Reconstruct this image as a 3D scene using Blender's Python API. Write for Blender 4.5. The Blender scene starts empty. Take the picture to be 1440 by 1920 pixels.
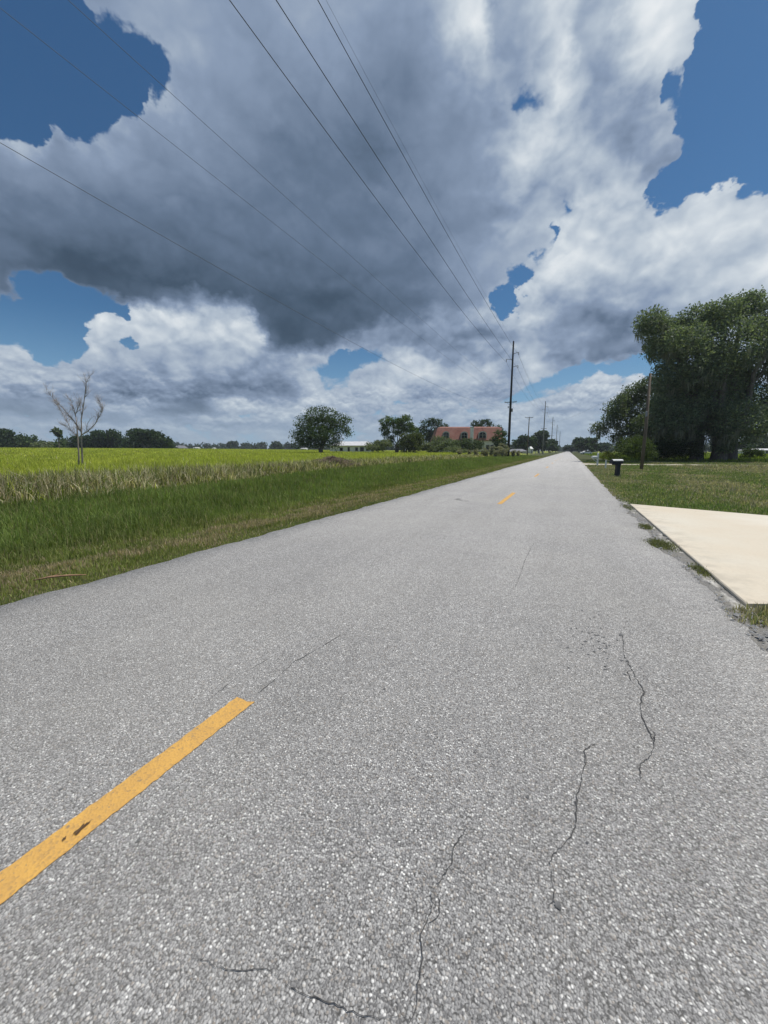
import bpy, math, random
import numpy as np
from mathutils import Vector, Matrix

# ------------------------------------------------------------------ camera
S = bpy.context.scene
C = S.collection
PI = math.pi
YAW = math.radians(25.39)        # the camera looks this far left of the road
PITCH = math.radians(8.997)
EYE = 1.4
cam_d = bpy.data.cameras.new('camera')
cam = bpy.data.objects.new('camera', cam_d)
C.objects.link(cam)
cam.location = (0, 0, EYE)
cam.rotation_euler = (PI/2 - PITCH, math.radians(0.12), YAW)
cam_d.sensor_fit = 'HORIZONTAL'
cam_d.sensor_width = 36
cam_d.lens = 18.0
cam_d.clip_start = 0.02
cam_d.clip_end = 9000
S.camera = cam
S.render.resolution_x = 768
S.render.resolution_y = 1024

# ------------------------------------------------------------------ view
S.view_settings.view_transform = 'Standard'
S.view_settings.look = 'None'
S.view_settings.gamma = 1.0
S.view_settings.exposure = 0.0

# ------------------------------------------------------------------ sun
SUN_EL = math.radians(66)
SUN_AZ = math.radians(52)         # clockwise from +Y (the road's direction)
sd = bpy.data.lights.new('sun', 'SUN')
sd.energy = 4.2
sd.angle = math.radians(0.5)
sd.color = (1.0, 0.95, 0.88)
sun = bpy.data.objects.new('sun', sd)
C.objects.link(sun)
sv = Vector((math.sin(SUN_AZ)*math.cos(SUN_EL), math.cos(SUN_AZ)*math.cos(SUN_EL), math.sin(SUN_EL)))
sun.rotation_euler = sv.to_track_quat('Z', 'Y').to_euler()
sun.location = (0, 0, 60)

# ------------------------------------------------------------------ world: blue sky with cumulus
# rows of cloud control values by elevation; along each row, azimuth -46..46 degrees
# (brightness, cover, puffiness), in hundredths
SKY_EL = [-0.50, 0.60, 1.20, 1.80, 2.40, 3.00, 3.70, 4.40, 5.20, 6.00, 6.90, 7.80, 8.80, 9.80, 11.00, 12.60, 14.40, 16.20, 18.00, 19.80, 21.60, 23.40, 25.30, 27.30, 29.40, 31.60, 34.00, 36.50, 39.20, 42.20, 45.50]
CLOUD_ROWS = [
    ((63,63,62,60,60,61,63,65,65,65,64,64,63,61,60,60,61,62,64,64,65,65,66,66,67,67,67,67,66,66,65,65,66,66,67,67,68,68,68,68,68,68,67,67,67,67,67,67,67,67,66,65,65,64,64,65,65,65,65,65,65,65), (61,61,61,61,61,61,61,61,61,61,61,61,61,61,61,61,61,61,61,61,61,61,61,61,61,61,61,61,61,61,61,61,61,61,61,61,61,61,61,61,61,61,61,61,61,61,61,61,61,61,61,61,61,61,61,61,61,61,61,61,61,61), (54,54,54,54,54,54,54,54,54,54,54,54,54,54,54,54,54,54,54,54,54,54,54,54,54,54,54,54,54,54,54,54,54,54,54,54,54,54,54,54,54,54,54,54,54,54,54,54,54,54,54,54,54,54,54,54,54,54,54,54,54,54)),
    ((63,63,62,62,60,61,63,65,66,65,64,63,63,62,60,60,61,63,64,65,64,65,65,66,67,68,67,67,66,66,65,65,66,66,67,68,68,68,68,68,68,68,68,67,67,67,68,68,68,67,66,65,64,64,64,64,65,65,64,65,64,64), (61,61,61,65,63,61,63,62,62,63,64,61,63,63,63,61,61,61,61,61,61,61,61,61,61,61,61,61,61,61,61,61,61,62,62,62,62,61,61,61,61,61,61,61,61,61,61,61,61,61,61,61,61,61,61,61,61,61,64,67,64,65), (54,54,54,58,56,54,54,54,54,54,56,54,55,55,55,54,54,54,54,54,54,54,54,54,54,54,54,54,54,54,54,54,54,55,55,55,55,55,55,54,54,54,54,54,54,54,54,54,54,54,54,54,54,54,54,54,54,54,54,57,54,54)),
    ((64,64,65,67,64,61,68,70,68,66,66,63,63,64,64,63,65,66,65,64,64,65,65,68,61,61,68,64,60,63,65,66,64,62,62,62,62,72,73,66,66,68,67,67,67,67,65,64,65,66,62,61,64,65,65,64,65,66,70,69,71,72), (61,61,68,86,69,61,83,77,76,82,87,61,73,86,85,74,71,69,61,61,61,70,70,67,78,77,62,72,76,72,61,61,65,82,83,83,83,81,85,68,66,61,61,61,63,63,73,78,75,70,71,72,61,65,71,69,62,64,86,79,88,89), (54,54,63,75,64,54,74,72,67,67,72,54,60,68,66,64,65,63,54,54,54,60,60,60,55,54,55,56,54,56,54,55,54,61,61,61,61,77,82,57,54,54,54,54,55,55,59,62,60,58,54,54,54,58,61,58,55,58,79,72,82,84)),
    ((63,61,59,66,61,61,64,67,68,68,67,62,62,68,67,69,70,69,65,64,64,70,73,73,73,73,68,69,72,68,66,69,67,69,71,69,70,69,69,69,69,67,67,67,63,63,64,69,70,66,66,66,63,63,63,64,61,65,68,65,65,64), (81,79,78,71,63,61,63,62,62,67,71,64,64,77,76,83,81,73,61,61,61,86,90,86,86,86,62,69,86,69,61,74,83,85,84,69,69,64,68,85,81,62,62,62,84,85,80,85,87,66,73,71,64,70,85,84,73,62,70,61,71,72), (63,58,54,65,57,54,57,56,55,61,65,54,54,71,71,77,77,69,55,54,54,79,87,83,83,82,55,63,82,62,54,69,71,76,77,63,62,57,62,75,72,54,55,54,63,64,62,76,79,56,63,61,54,58,66,66,53,55,64,54,58,57)),
    ((70,72,66,63,60,59,60,63,62,64,62,69,67,68,62,61,61,65,65,64,64,64,65,65,68,69,69,68,66,63,63,63,66,68,69,69,69,67,60,61,61,61,67,63,64,66,64,67,67,68,69,71,68,70,65,67,71,65,63,66,72,71), (82,86,65,81,79,78,76,74,74,68,67,85,84,80,68,73,71,63,62,61,62,70,70,66,63,62,61,61,64,67,67,68,71,72,63,61,62,67,78,79,79,79,77,80,82,85,82,85,86,84,85,82,80,86,88,89,89,62,81,83,85,81), (77,83,58,63,58,54,54,57,53,54,54,77,73,71,56,56,53,54,54,54,55,58,59,54,55,55,54,54,56,53,53,54,61,63,56,54,55,56,54,56,56,57,66,60,63,69,65,72,73,73,76,76,72,79,71,76,80,55,63,69,82,77)),
    ((69,66,63,68,73,68,70,72,72,71,67,66,74,66,71,72,66,64,63,67,69,61,61,61,62,62,69,68,69,67,67,66,68,68,69,69,63,60,69,71,70,71,70,73,72,71,73,71,70,73,72,64,63,64,66,70,65,64,64,66,65,65), (86,83,81,74,90,77,83,88,90,86,78,73,91,67,84,89,87,81,80,70,78,85,85,85,83,76,61,61,79,87,87,87,84,81,61,61,81,85,88,86,84,82,75,87,81,78,88,76,72,86,82,64,65,63,69,78,66,65,71,66,61,61), (77,70,62,67,87,71,76,82,85,80,68,66,88,61,81,84,72,64,61,64,74,62,60,60,60,54,54,54,71,74,74,73,71,70,54,54,62,58,80,82,81,78,70,84,77,73,85,72,66,83,78,56,55,56,63,74,57,54,58,58,54,54)),
    ((56,59,63,59,58,57,58,56,56,61,67,64,62,62,63,62,58,60,61,61,59,64,66,67,66,67,66,65,65,69,72,73,73,69,69,69,71,70,69,64,63,66,69,71,70,62,62,63,66,72,68,69,71,70,64,62,63,70,70,73,65,65), (81,78,81,86,84,81,76,82,83,83,89,88,85,82,80,86,83,82,83,78,78,85,88,88,87,77,68,67,67,84,86,85,84,64,61,61,73,88,86,80,81,81,82,82,82,81,81,80,81,77,84,86,87,78,61,81,87,90,90,88,61,61), (48,52,62,58,54,50,47,46,48,58,75,70,64,63,61,64,53,56,59,57,53,66,72,75,70,63,53,53,54,74,82,82,81,57,54,54,68,79,78,71,71,71,72,73,72,60,59,61,65,73,74,78,81,74,54,61,67,81,81,83,54,54)),
    ((51,51,51,51,52,53,53,56,58,67,61,57,55,62,70,72,72,71,70,71,69,68,66,66,65,64,64,63,64,64,65,68,68,65,63,63,65,72,72,68,65,69,74,75,74,73,74,74,74,68,70,68,67,60,59,57,57,57,57,63,65,65), (89,89,89,88,89,88,86,88,89,89,91,92,93,92,91,89,89,90,90,90,90,89,88,88,88,88,87,87,87,86,85,65,62,69,72,73,81,87,85,84,84,84,84,84,85,86,91,91,84,63,72,71,70,71,76,83,85,85,85,85,61,61), (42,43,43,43,43,43,42,48,55,76,66,59,56,70,82,84,84,84,84,83,81,78,75,72,71,70,68,67,66,66,66,58,55,54,53,53,65,83,80,80,80,80,80,80,80,82,89,89,80,55,67,66,65,53,52,52,54,53,53,63,54,54)),
    ((60,59,56,59,54,57,60,68,70,70,58,47,46,46,49,58,65,72,72,74,71,73,73,68,68,69,70,67,69,67,65,65,66,70,66,66,66,69,73,73,69,71,74,74,72,60,58,58,59,63,67,67,70,71,70,71,72,73,76,66,65,65), (91,90,90,90,86,80,81,88,90,90,92,94,94,93,89,82,77,75,73,88,80,89,89,85,82,86,90,89,85,73,66,66,70,89,88,88,88,85,83,84,84,84,84,83,84,83,84,84,85,86,86,69,84,88,90,90,91,91,91,64,61,61), (70,59,53,57,51,54,64,77,82,82,62,42,40,41,44,51,57,65,66,84,75,86,84,71,69,74,80,75,75,61,54,54,57,81,74,73,72,73,76,79,79,79,80,78,76,56,55,55,57,64,73,65,78,83,82,85,88,89,89,58,54,54)),
    ((67,66,62,56,60,60,61,61,59,67,72,59,51,47,45,62,72,76,76,74,72,72,72,73,73,72,71,70,68,67,67,68,69,68,68,68,68,71,74,74,71,71,71,73,73,73,74,74,74,67,64,73,76,68,66,68,74,68,66,65,65,66), (94,94,94,94,93,93,94,93,94,92,91,93,93,94,94,94,94,92,89,88,86,84,90,91,91,91,92,91,89,88,88,88,88,88,89,89,89,89,87,83,80,77,73,82,85,89,91,90,90,87,87,85,86,69,65,73,88,69,63,61,61,61), (98,97,95,96,94,96,98,98,97,92,87,67,51,43,41,65,78,81,80,79,78,77,83,85,84,84,84,82,77,75,74,75,75,76,77,78,80,81,81,77,75,71,67,78,82,87,89,89,89,91,93,90,91,66,59,68,86,64,57,54,54,54)),
    ((70,69,67,62,64,62,61,61,57,50,50,53,49,48,45,68,76,77,76,71,66,67,70,74,75,74,73,73,72,69,69,71,69,68,69,71,73,73,69,68,68,68,67,68,68,68,70,73,73,69,69,77,79,72,65,65,65,66,66,66,67,68), (94,94,94,94,94,94,94,94,94,94,94,94,94,94,94,92,94,94,94,93,92,91,91,91,93,94,94,93,84,70,66,74,68,69,76,88,87,86,74,72,73,67,65,62,62,62,74,88,91,91,91,91,91,75,60,60,59,59,60,62,70,83), (99,99,99,99,99,99,99,99,99,99,99,98,92,80,63,73,82,84,83,78,73,75,80,85,89,89,89,88,78,65,60,69,63,64,71,85,84,83,69,68,69,61,60,55,56,57,73,95,99,99,99,99,99,76,54,54,54,54,55,59,67,79)),
    ((74,73,71,70,68,66,63,61,56,53,53,58,56,53,46,52,53,55,56,54,52,52,54,65,73,73,73,72,72,70,71,73,73,67,62,60,62,66,65,62,61,63,64,68,68,68,69,72,74,75,75,79,79,72,67,66,63,65,66,68,69,69), (94,94,94,94,94,94,94,94,94,94,94,94,94,94,94,94,93,90,89,82,79,81,84,81,79,82,87,86,89,90,89,90,92,93,93,93,93,93,93,93,93,90,89,58,55,54,57,75,90,91,91,90,90,67,48,53,83,93,96,97,97,97), (99,99,99,99,99,99,99,99,99,99,99,99,99,99,96,89,78,73,70,59,53,53,56,67,75,78,83,81,87,92,92,91,90,90,90,90,91,91,91,92,94,93,93,57,54,54,57,79,97,99,99,98,98,74,53,58,80,86,88,89,89,89)),
    ((78,77,76,74,72,71,67,63,58,58,60,60,62,59,52,52,50,46,51,52,47,46,54,66,72,71,71,70,69,71,77,79,76,70,64,63,67,71,72,67,64,64,64,67,69,70,70,70,77,82,77,75,76,70,70,59,62,65,67,68,69,69), (94,94,94,94,92,92,94,94,94,94,94,94,94,94,94,94,94,94,94,94,93,93,93,93,74,64,66,65,94,94,94,94,94,94,94,94,94,94,94,94,94,94,94,62,33,30,30,38,69,89,74,58,61,20,16,94,97,97,97,97,97,97), (99,99,99,99,98,98,99,99,99,99,99,99,99,99,99,99,98,98,98,97,96,95,94,94,73,61,63,66,98,98,93,90,89,89,89,89,89,89,89,89,91,98,99,73,52,52,52,57,82,98,87,76,79,53,51,88,89,89,89,89,89,89)),
    ((81,81,81,80,74,73,71,68,65,69,68,65,70,68,61,59,60,57,55,55,51,50,57,68,75,71,71,71,68,70,76,80,78,76,75,72,72,76,79,77,70,66,64,64,71,69,65,69,73,79,71,68,71,71,68,59,63,66,67,69,70,70), (94,94,94,94,55,69,94,94,94,94,94,94,94,94,94,94,94,94,94,94,94,94,94,94,85,62,61,65,93,94,94,94,94,94,94,94,94,94,94,94,94,94,94,86,55,70,55,19,17,57,20,19,6,1,20,97,97,97,97,97,97,97), (99,99,99,99,78,86,99,99,99,99,99,99,99,99,99,99,99,99,99,99,99,99,99,99,88,59,59,65,98,98,94,90,89,89,89,89,89,89,89,90,95,99,99,94,71,77,71,55,57,80,58,57,52,50,58,89,89,89,89,89,89,89)),
    ((71,73,78,76,71,71,74,77,73,75,74,71,77,76,69,67,69,68,61,58,58,58,62,68,71,71,71,71,70,69,71,74,78,80,81,79,75,73,72,72,70,64,62,63,72,66,55,51,57,50,48,46,46,63,54,59,64,66,68,70,71,71), (2,20,60,49,0,1,59,94,94,94,94,94,94,94,94,94,94,94,94,94,94,94,94,78,60,41,30,43,66,87,94,94,94,94,94,94,94,94,94,94,94,94,94,93,97,97,97,97,68,91,97,97,96,39,97,97,97,97,97,97,97,97), (50,60,81,75,50,50,80,99,99,99,99,99,99,99,99,99,99,99,99,99,99,99,99,89,72,56,54,56,66,91,98,97,93,90,89,89,90,91,94,97,99,99,99,98,89,89,89,89,77,87,89,89,88,66,89,89,89,89,89,89,89,89)),
    ((71,71,71,71,71,71,71,83,80,78,76,74,75,75,73,72,72,73,76,73,67,66,66,67,66,66,68,71,71,71,71,71,74,74,70,64,54,53,57,61,60,58,59,67,66,61,52,50,51,48,49,49,51,51,54,62,66,66,70,71,71,71), (0,0,0,0,0,0,3,94,94,22,94,94,94,94,94,94,94,94,94,94,94,94,94,94,91,74,37,11,19,50,60,71,86,94,94,94,94,94,94,94,94,94,94,96,97,97,97,97,97,97,97,97,97,97,97,97,97,97,97,97,97,97), (50,50,50,50,50,50,51,99,99,99,99,99,99,99,99,99,99,99,99,99,99,99,99,99,98,88,69,55,53,57,61,75,93,99,98,98,99,99,99,99,99,99,99,89,89,89,89,89,89,89,89,89,89,89,89,89,89,89,89,89,89,89)),
    ((42,43,56,71,70,71,71,76,79,81,79,76,76,78,78,78,80,79,80,80,41,36,34,34,36,37,52,60,61,62,62,62,64,62,58,57,54,51,55,58,59,60,67,67,65,62,57,57,56,54,51,50,57,57,62,68,69,70,72,72,73,74), (99,95,50,0,10,0,0,58,92,94,94,94,94,94,94,94,94,94,94,94,98,99,99,99,99,99,96,94,94,89,88,93,94,94,94,94,94,94,94,94,94,94,96,97,97,97,97,97,97,97,97,97,97,97,97,97,97,97,97,97,97,97), (45,45,47,49,55,50,50,80,98,99,99,99,99,99,99,99,99,99,99,99,52,47,46,45,47,49,80,99,99,96,96,98,99,99,99,99,99,99,99,99,99,99,93,89,89,89,89,89,89,89,89,89,89,89,89,89,89,89,89,89,89,89)),
    ((42,42,42,41,57,70,71,71,71,71,77,76,76,78,79,78,80,80,78,45,35,33,32,31,33,34,35,35,39,58,61,61,62,61,59,58,57,56,57,58,62,69,74,75,70,64,61,61,58,57,61,67,68,70,71,73,73,75,75,76,77,79), (99,99,99,99,46,4,0,0,0,2,94,94,94,94,94,94,94,94,94,98,99,99,99,99,99,99,99,99,97,89,93,94,94,94,94,94,94,94,94,94,94,94,96,97,97,97,97,97,97,97,97,97,97,97,97,97,97,97,97,97,97,97), (45,45,45,45,47,49,49,50,50,51,99,99,99,99,99,99,99,99,99,56,45,45,45,45,45,45,45,45,49,85,97,99,99,99,99,99,99,99,99,99,99,99,92,89,89,89,89,89,89,89,89,89,89,89,89,89,89,89,89,89,89,89)),
    ((45,44,43,40,38,37,35,35,34,35,37,36,46,47,63,61,70,68,67,36,35,34,33,32,31,32,34,36,37,37,38,41,41,41,41,56,64,59,63,70,72,71,75,79,76,71,67,67,68,70,72,71,72,73,74,76,77,77,79,82,82,82), (99,99,99,99,99,99,99,97,98,98,95,96,88,94,94,96,95,95,95,99,99,99,99,99,99,99,99,99,99,99,99,99,99,99,99,82,80,89,88,85,76,65,22,97,97,97,97,97,97,97,97,97,97,97,97,97,97,97,97,97,97,97), (45,45,45,45,45,45,45,45,45,45,45,46,56,60,81,79,89,87,84,45,45,45,45,45,45,45,45,45,45,45,45,45,45,45,45,65,92,96,96,94,90,84,96,89,89,89,89,89,89,89,89,89,89,89,89,89,89,89,89,89,89,89)),
    ((46,46,45,46,42,38,34,34,32,33,35,33,32,34,33,32,34,34,35,36,35,34,34,34,32,31,34,36,38,38,38,40,40,39,40,45,50,52,58,57,60,71,72,79,79,75,73,77,80,77,77,76,76,78,79,79,79,78,79,80,80,80), (99,99,99,99,99,99,99,99,99,99,99,99,99,99,99,99,99,99,99,99,99,99,99,99,99,99,99,99,99,99,99,99,99,99,99,99,99,96,73,92,81,20,18,86,97,97,97,97,97,97,97,97,97,97,97,97,97,97,97,97,97,97), (45,45,45,45,45,45,45,45,45,45,45,45,45,45,45,45,45,45,45,45,45,45,45,45,45,45,45,45,45,45,45,45,45,45,45,45,45,45,46,45,47,90,97,90,89,89,89,89,89,89,89,89,89,89,89,89,89,89,89,89,89,89)),
    ((50,48,47,46,45,44,42,41,40,38,38,38,38,38,37,37,37,37,38,38,38,38,39,39,38,38,38,40,41,41,42,43,43,44,46,49,52,54,58,58,59,61,63,71,80,83,82,80,80,81,81,79,81,84,81,81,82,80,80,80,80,81), (99,99,99,99,99,99,99,99,99,99,99,99,99,99,99,99,99,99,99,99,99,99,99,99,99,99,99,99,99,99,99,99,99,99,99,99,99,99,99,99,99,99,90,17,97,97,97,97,97,97,97,97,97,97,97,97,97,97,97,97,97,97), (45,45,45,45,45,45,45,45,45,45,45,45,45,45,45,45,45,45,45,45,45,45,45,45,45,45,45,45,45,45,45,45,45,45,45,45,45,45,45,45,45,45,46,59,89,89,89,89,89,89,89,89,89,89,89,89,89,89,89,89,89,89)),
    ((54,53,53,51,48,46,46,46,45,44,43,42,42,42,41,41,42,43,42,41,40,41,41,42,41,42,42,43,43,44,45,45,44,44,44,48,53,56,57,59,62,64,65,66,68,82,82,81,81,81,80,79,80,82,82,82,82,81,81,81,78,71), (99,99,99,99,99,99,99,99,99,99,99,99,99,99,99,99,99,99,99,99,99,99,99,99,99,99,99,99,99,99,99,99,99,99,99,99,99,99,99,99,99,99,99,99,58,84,97,97,97,97,97,97,97,97,97,97,97,97,97,97,72,0), (48,45,45,45,45,45,45,45,45,45,45,45,45,45,45,45,45,45,45,45,45,45,45,45,45,45,45,45,45,45,45,45,45,45,45,45,45,45,45,45,45,47,51,56,59,78,88,89,89,89,89,89,89,89,89,89,89,89,89,89,79,50)),
    ((59,59,56,54,53,52,51,52,49,47,47,46,45,44,43,44,44,45,45,44,44,44,45,44,43,44,44,44,44,45,46,46,47,47,49,51,53,56,57,59,62,64,66,66,68,77,84,82,81,79,78,78,80,76,82,84,84,73,71,71,71,71), (99,99,99,99,99,99,99,99,99,99,99,99,99,99,99,99,99,99,99,99,99,99,99,99,99,99,99,99,99,99,99,99,99,99,99,99,99,99,99,99,99,99,99,99,99,37,97,97,97,97,97,97,96,44,96,94,97,21,0,0,0,0), (69,67,60,51,46,45,45,45,45,45,45,45,45,45,45,45,45,45,45,45,45,45,45,45,45,45,45,45,45,45,45,45,45,45,45,45,45,45,45,48,53,61,70,76,77,71,86,86,87,88,88,89,89,68,88,88,89,58,50,50,50,50)),
    ((71,71,60,59,61,57,56,54,54,52,51,51,51,49,48,47,47,46,46,45,45,45,45,45,45,45,44,44,44,45,46,47,48,50,50,50,51,53,54,57,61,65,66,67,68,68,69,81,78,77,76,79,71,71,71,71,71,71,71,71,71,71), (0,1,85,99,99,99,99,99,99,99,99,99,99,99,99,99,99,99,99,99,99,99,99,99,99,99,99,99,99,99,99,99,99,99,99,99,99,99,99,99,99,99,99,99,74,83,57,96,97,97,97,97,0,0,0,0,0,0,0,0,0,0), (58,66,69,69,68,63,53,46,45,45,45,45,45,45,45,45,45,45,45,45,45,45,45,45,45,45,45,45,45,45,45,45,45,45,45,45,45,45,48,57,69,78,83,84,84,83,83,84,85,85,86,86,66,59,52,50,50,50,50,50,50,50)),
    ((71,71,71,71,71,71,56,56,58,58,56,53,52,52,51,50,49,49,48,47,46,46,46,46,46,46,46,46,45,44,44,46,48,50,51,51,52,53,53,55,57,58,61,65,66,69,70,66,64,70,70,60,57,61,71,71,71,71,71,71,71,71), (0,0,0,0,2,0,99,99,99,99,99,99,99,99,99,99,99,99,99,99,99,99,99,99,99,99,99,99,99,99,99,99,99,99,99,99,99,99,99,99,99,99,99,98,96,99,99,99,99,97,89,99,99,74,0,0,0,0,0,0,0,0), (50,50,50,54,64,69,69,69,66,58,49,45,45,45,45,45,45,45,45,45,45,45,45,45,45,45,45,45,45,45,45,45,45,45,45,45,45,45,49,59,72,81,84,84,84,84,84,84,84,84,84,83,79,66,54,50,50,50,50,50,50,50)),
    ((71,71,71,71,71,71,71,71,71,64,58,57,57,55,54,53,52,51,50,49,47,46,46,45,45,45,45,45,45,46,46,48,49,49,48,50,52,54,54,55,59,64,72,75,73,72,74,73,67,61,57,57,64,69,71,71,71,71,71,71,71,71), (0,0,0,0,0,0,0,0,0,54,99,99,99,99,99,99,99,99,99,99,99,99,99,99,99,99,99,99,99,99,99,99,99,99,99,99,99,99,99,99,99,99,99,99,99,99,99,99,99,99,99,99,99,29,0,0,0,0,0,0,0,0), (50,50,50,50,50,50,54,64,69,69,69,67,53,45,45,45,45,45,45,45,45,45,45,45,45,45,45,45,45,45,45,45,45,45,45,45,45,45,47,55,67,78,83,84,84,84,84,84,84,84,84,84,82,72,58,50,50,50,50,50,50,50)),
    ((71,71,71,71,71,71,71,71,71,71,71,71,62,63,60,57,57,57,55,52,50,47,45,45,44,43,43,41,41,41,41,44,48,51,52,54,54,55,56,59,65,71,81,85,84,78,73,66,61,61,60,64,71,71,71,71,71,71,71,71,71,71), (0,0,0,0,0,0,0,0,0,0,0,0,97,99,99,99,99,99,99,99,99,99,99,99,99,99,99,99,99,99,99,99,99,99,99,99,99,99,99,99,99,98,97,98,98,99,99,99,99,99,99,98,22,71,0,0,0,0,0,0,0,0), (50,50,50,50,50,50,50,50,50,51,58,66,69,67,54,45,45,45,45,45,45,45,45,45,45,45,45,45,45,45,45,45,45,45,45,45,45,45,46,51,63,76,82,84,84,84,84,84,84,84,84,84,83,77,62,52,50,50,50,50,50,50)),
    ((71,71,71,71,71,71,71,71,71,71,71,71,71,71,63,58,58,57,56,56,56,55,52,50,49,48,48,47,47,48,49,50,51,53,54,55,55,56,59,60,60,62,65,67,69,82,72,64,65,68,79,83,84,81,72,71,71,71,71,71,71,71), (0,0,0,0,0,0,0,0,0,0,0,0,0,0,68,99,99,99,99,99,99,99,99,99,99,99,99,99,99,99,99,99,99,99,99,99,99,99,99,99,99,90,65,60,71,97,99,99,99,99,99,99,99,84,0,0,0,0,0,0,0,0), (50,50,50,50,50,50,50,50,50,50,50,50,50,56,65,53,45,45,45,45,45,45,45,45,45,45,45,45,45,45,45,45,45,45,45,45,45,47,54,66,77,83,84,84,84,84,84,84,84,84,84,84,84,80,66,52,50,50,50,50,50,50)),
    ((71,71,71,71,71,71,71,71,67,59,62,64,64,65,64,64,61,60,59,59,58,57,56,56,55,54,54,53,53,53,53,52,50,51,55,60,64,67,69,69,68,68,69,75,80,87,71,70,70,82,86,87,86,83,72,71,71,71,71,71,71,71), (0,0,0,0,0,0,0,0,32,99,85,79,99,99,99,99,99,99,99,99,99,99,99,99,99,99,99,99,99,99,99,99,99,99,99,99,99,99,99,99,99,99,96,93,98,98,99,99,99,99,99,99,99,99,13,0,0,0,0,0,0,0), (50,50,50,50,50,50,50,50,48,45,45,46,48,56,57,47,45,45,45,45,45,45,45,45,45,45,45,45,45,45,45,45,45,45,46,50,59,71,80,83,84,84,84,84,84,84,84,84,84,84,84,84,84,80,63,51,50,50,50,50,50,50)),
    ((71,71,71,71,71,71,71,71,71,59,60,61,63,64,64,63,62,62,61,61,61,61,61,61,61,61,61,61,61,59,58,57,58,57,57,63,72,83,90,90,65,67,70,72,79,81,71,70,73,84,86,86,85,79,71,71,71,71,71,71,71,71), (0,0,0,0,0,0,0,0,0,99,99,99,99,99,99,99,99,99,99,99,99,99,99,99,99,99,99,99,99,99,99,99,99,99,99,99,99,99,99,99,99,99,99,99,99,99,99,99,99,99,99,99,99,99,0,0,0,0,0,0,0,0), (50,50,50,50,50,50,50,50,49,45,45,45,45,45,45,45,45,45,45,45,45,45,45,45,45,45,45,45,45,45,45,45,45,45,49,60,74,82,84,84,84,84,84,84,84,84,84,84,84,84,84,84,84,75,57,50,50,50,50,50,50,50)),
    ((71,71,71,71,71,71,71,71,71,59,59,61,62,64,64,63,63,62,61,60,60,60,60,60,61,62,63,64,65,64,63,63,64,66,69,72,78,83,84,78,70,70,71,72,81,78,71,70,76,86,86,86,84,74,71,71,71,71,71,71,71,71), (0,0,0,0,0,0,0,0,0,88,99,99,99,99,99,99,99,99,99,99,99,99,99,99,99,99,99,99,99,99,99,99,99,99,99,99,99,99,99,99,99,99,99,99,99,99,99,99,99,99,99,99,99,75,0,0,0,0,0,0,0,0), (50,50,50,50,50,50,50,50,50,45,45,45,45,45,45,45,45,45,45,45,45,45,45,45,45,45,45,45,45,45,45,45,45,45,50,62,75,82,84,84,84,84,84,84,84,84,84,84,84,84,84,84,82,66,52,50,50,50,50,50,50,50)),
]


def srgb(r, g, b):
    f = lambda c: (c/255/12.92) if c/255 <= 0.04045 else ((c/255+0.055)/1.055)**2.4
    return (f(r), f(g), f(b), 1.0)

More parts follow.
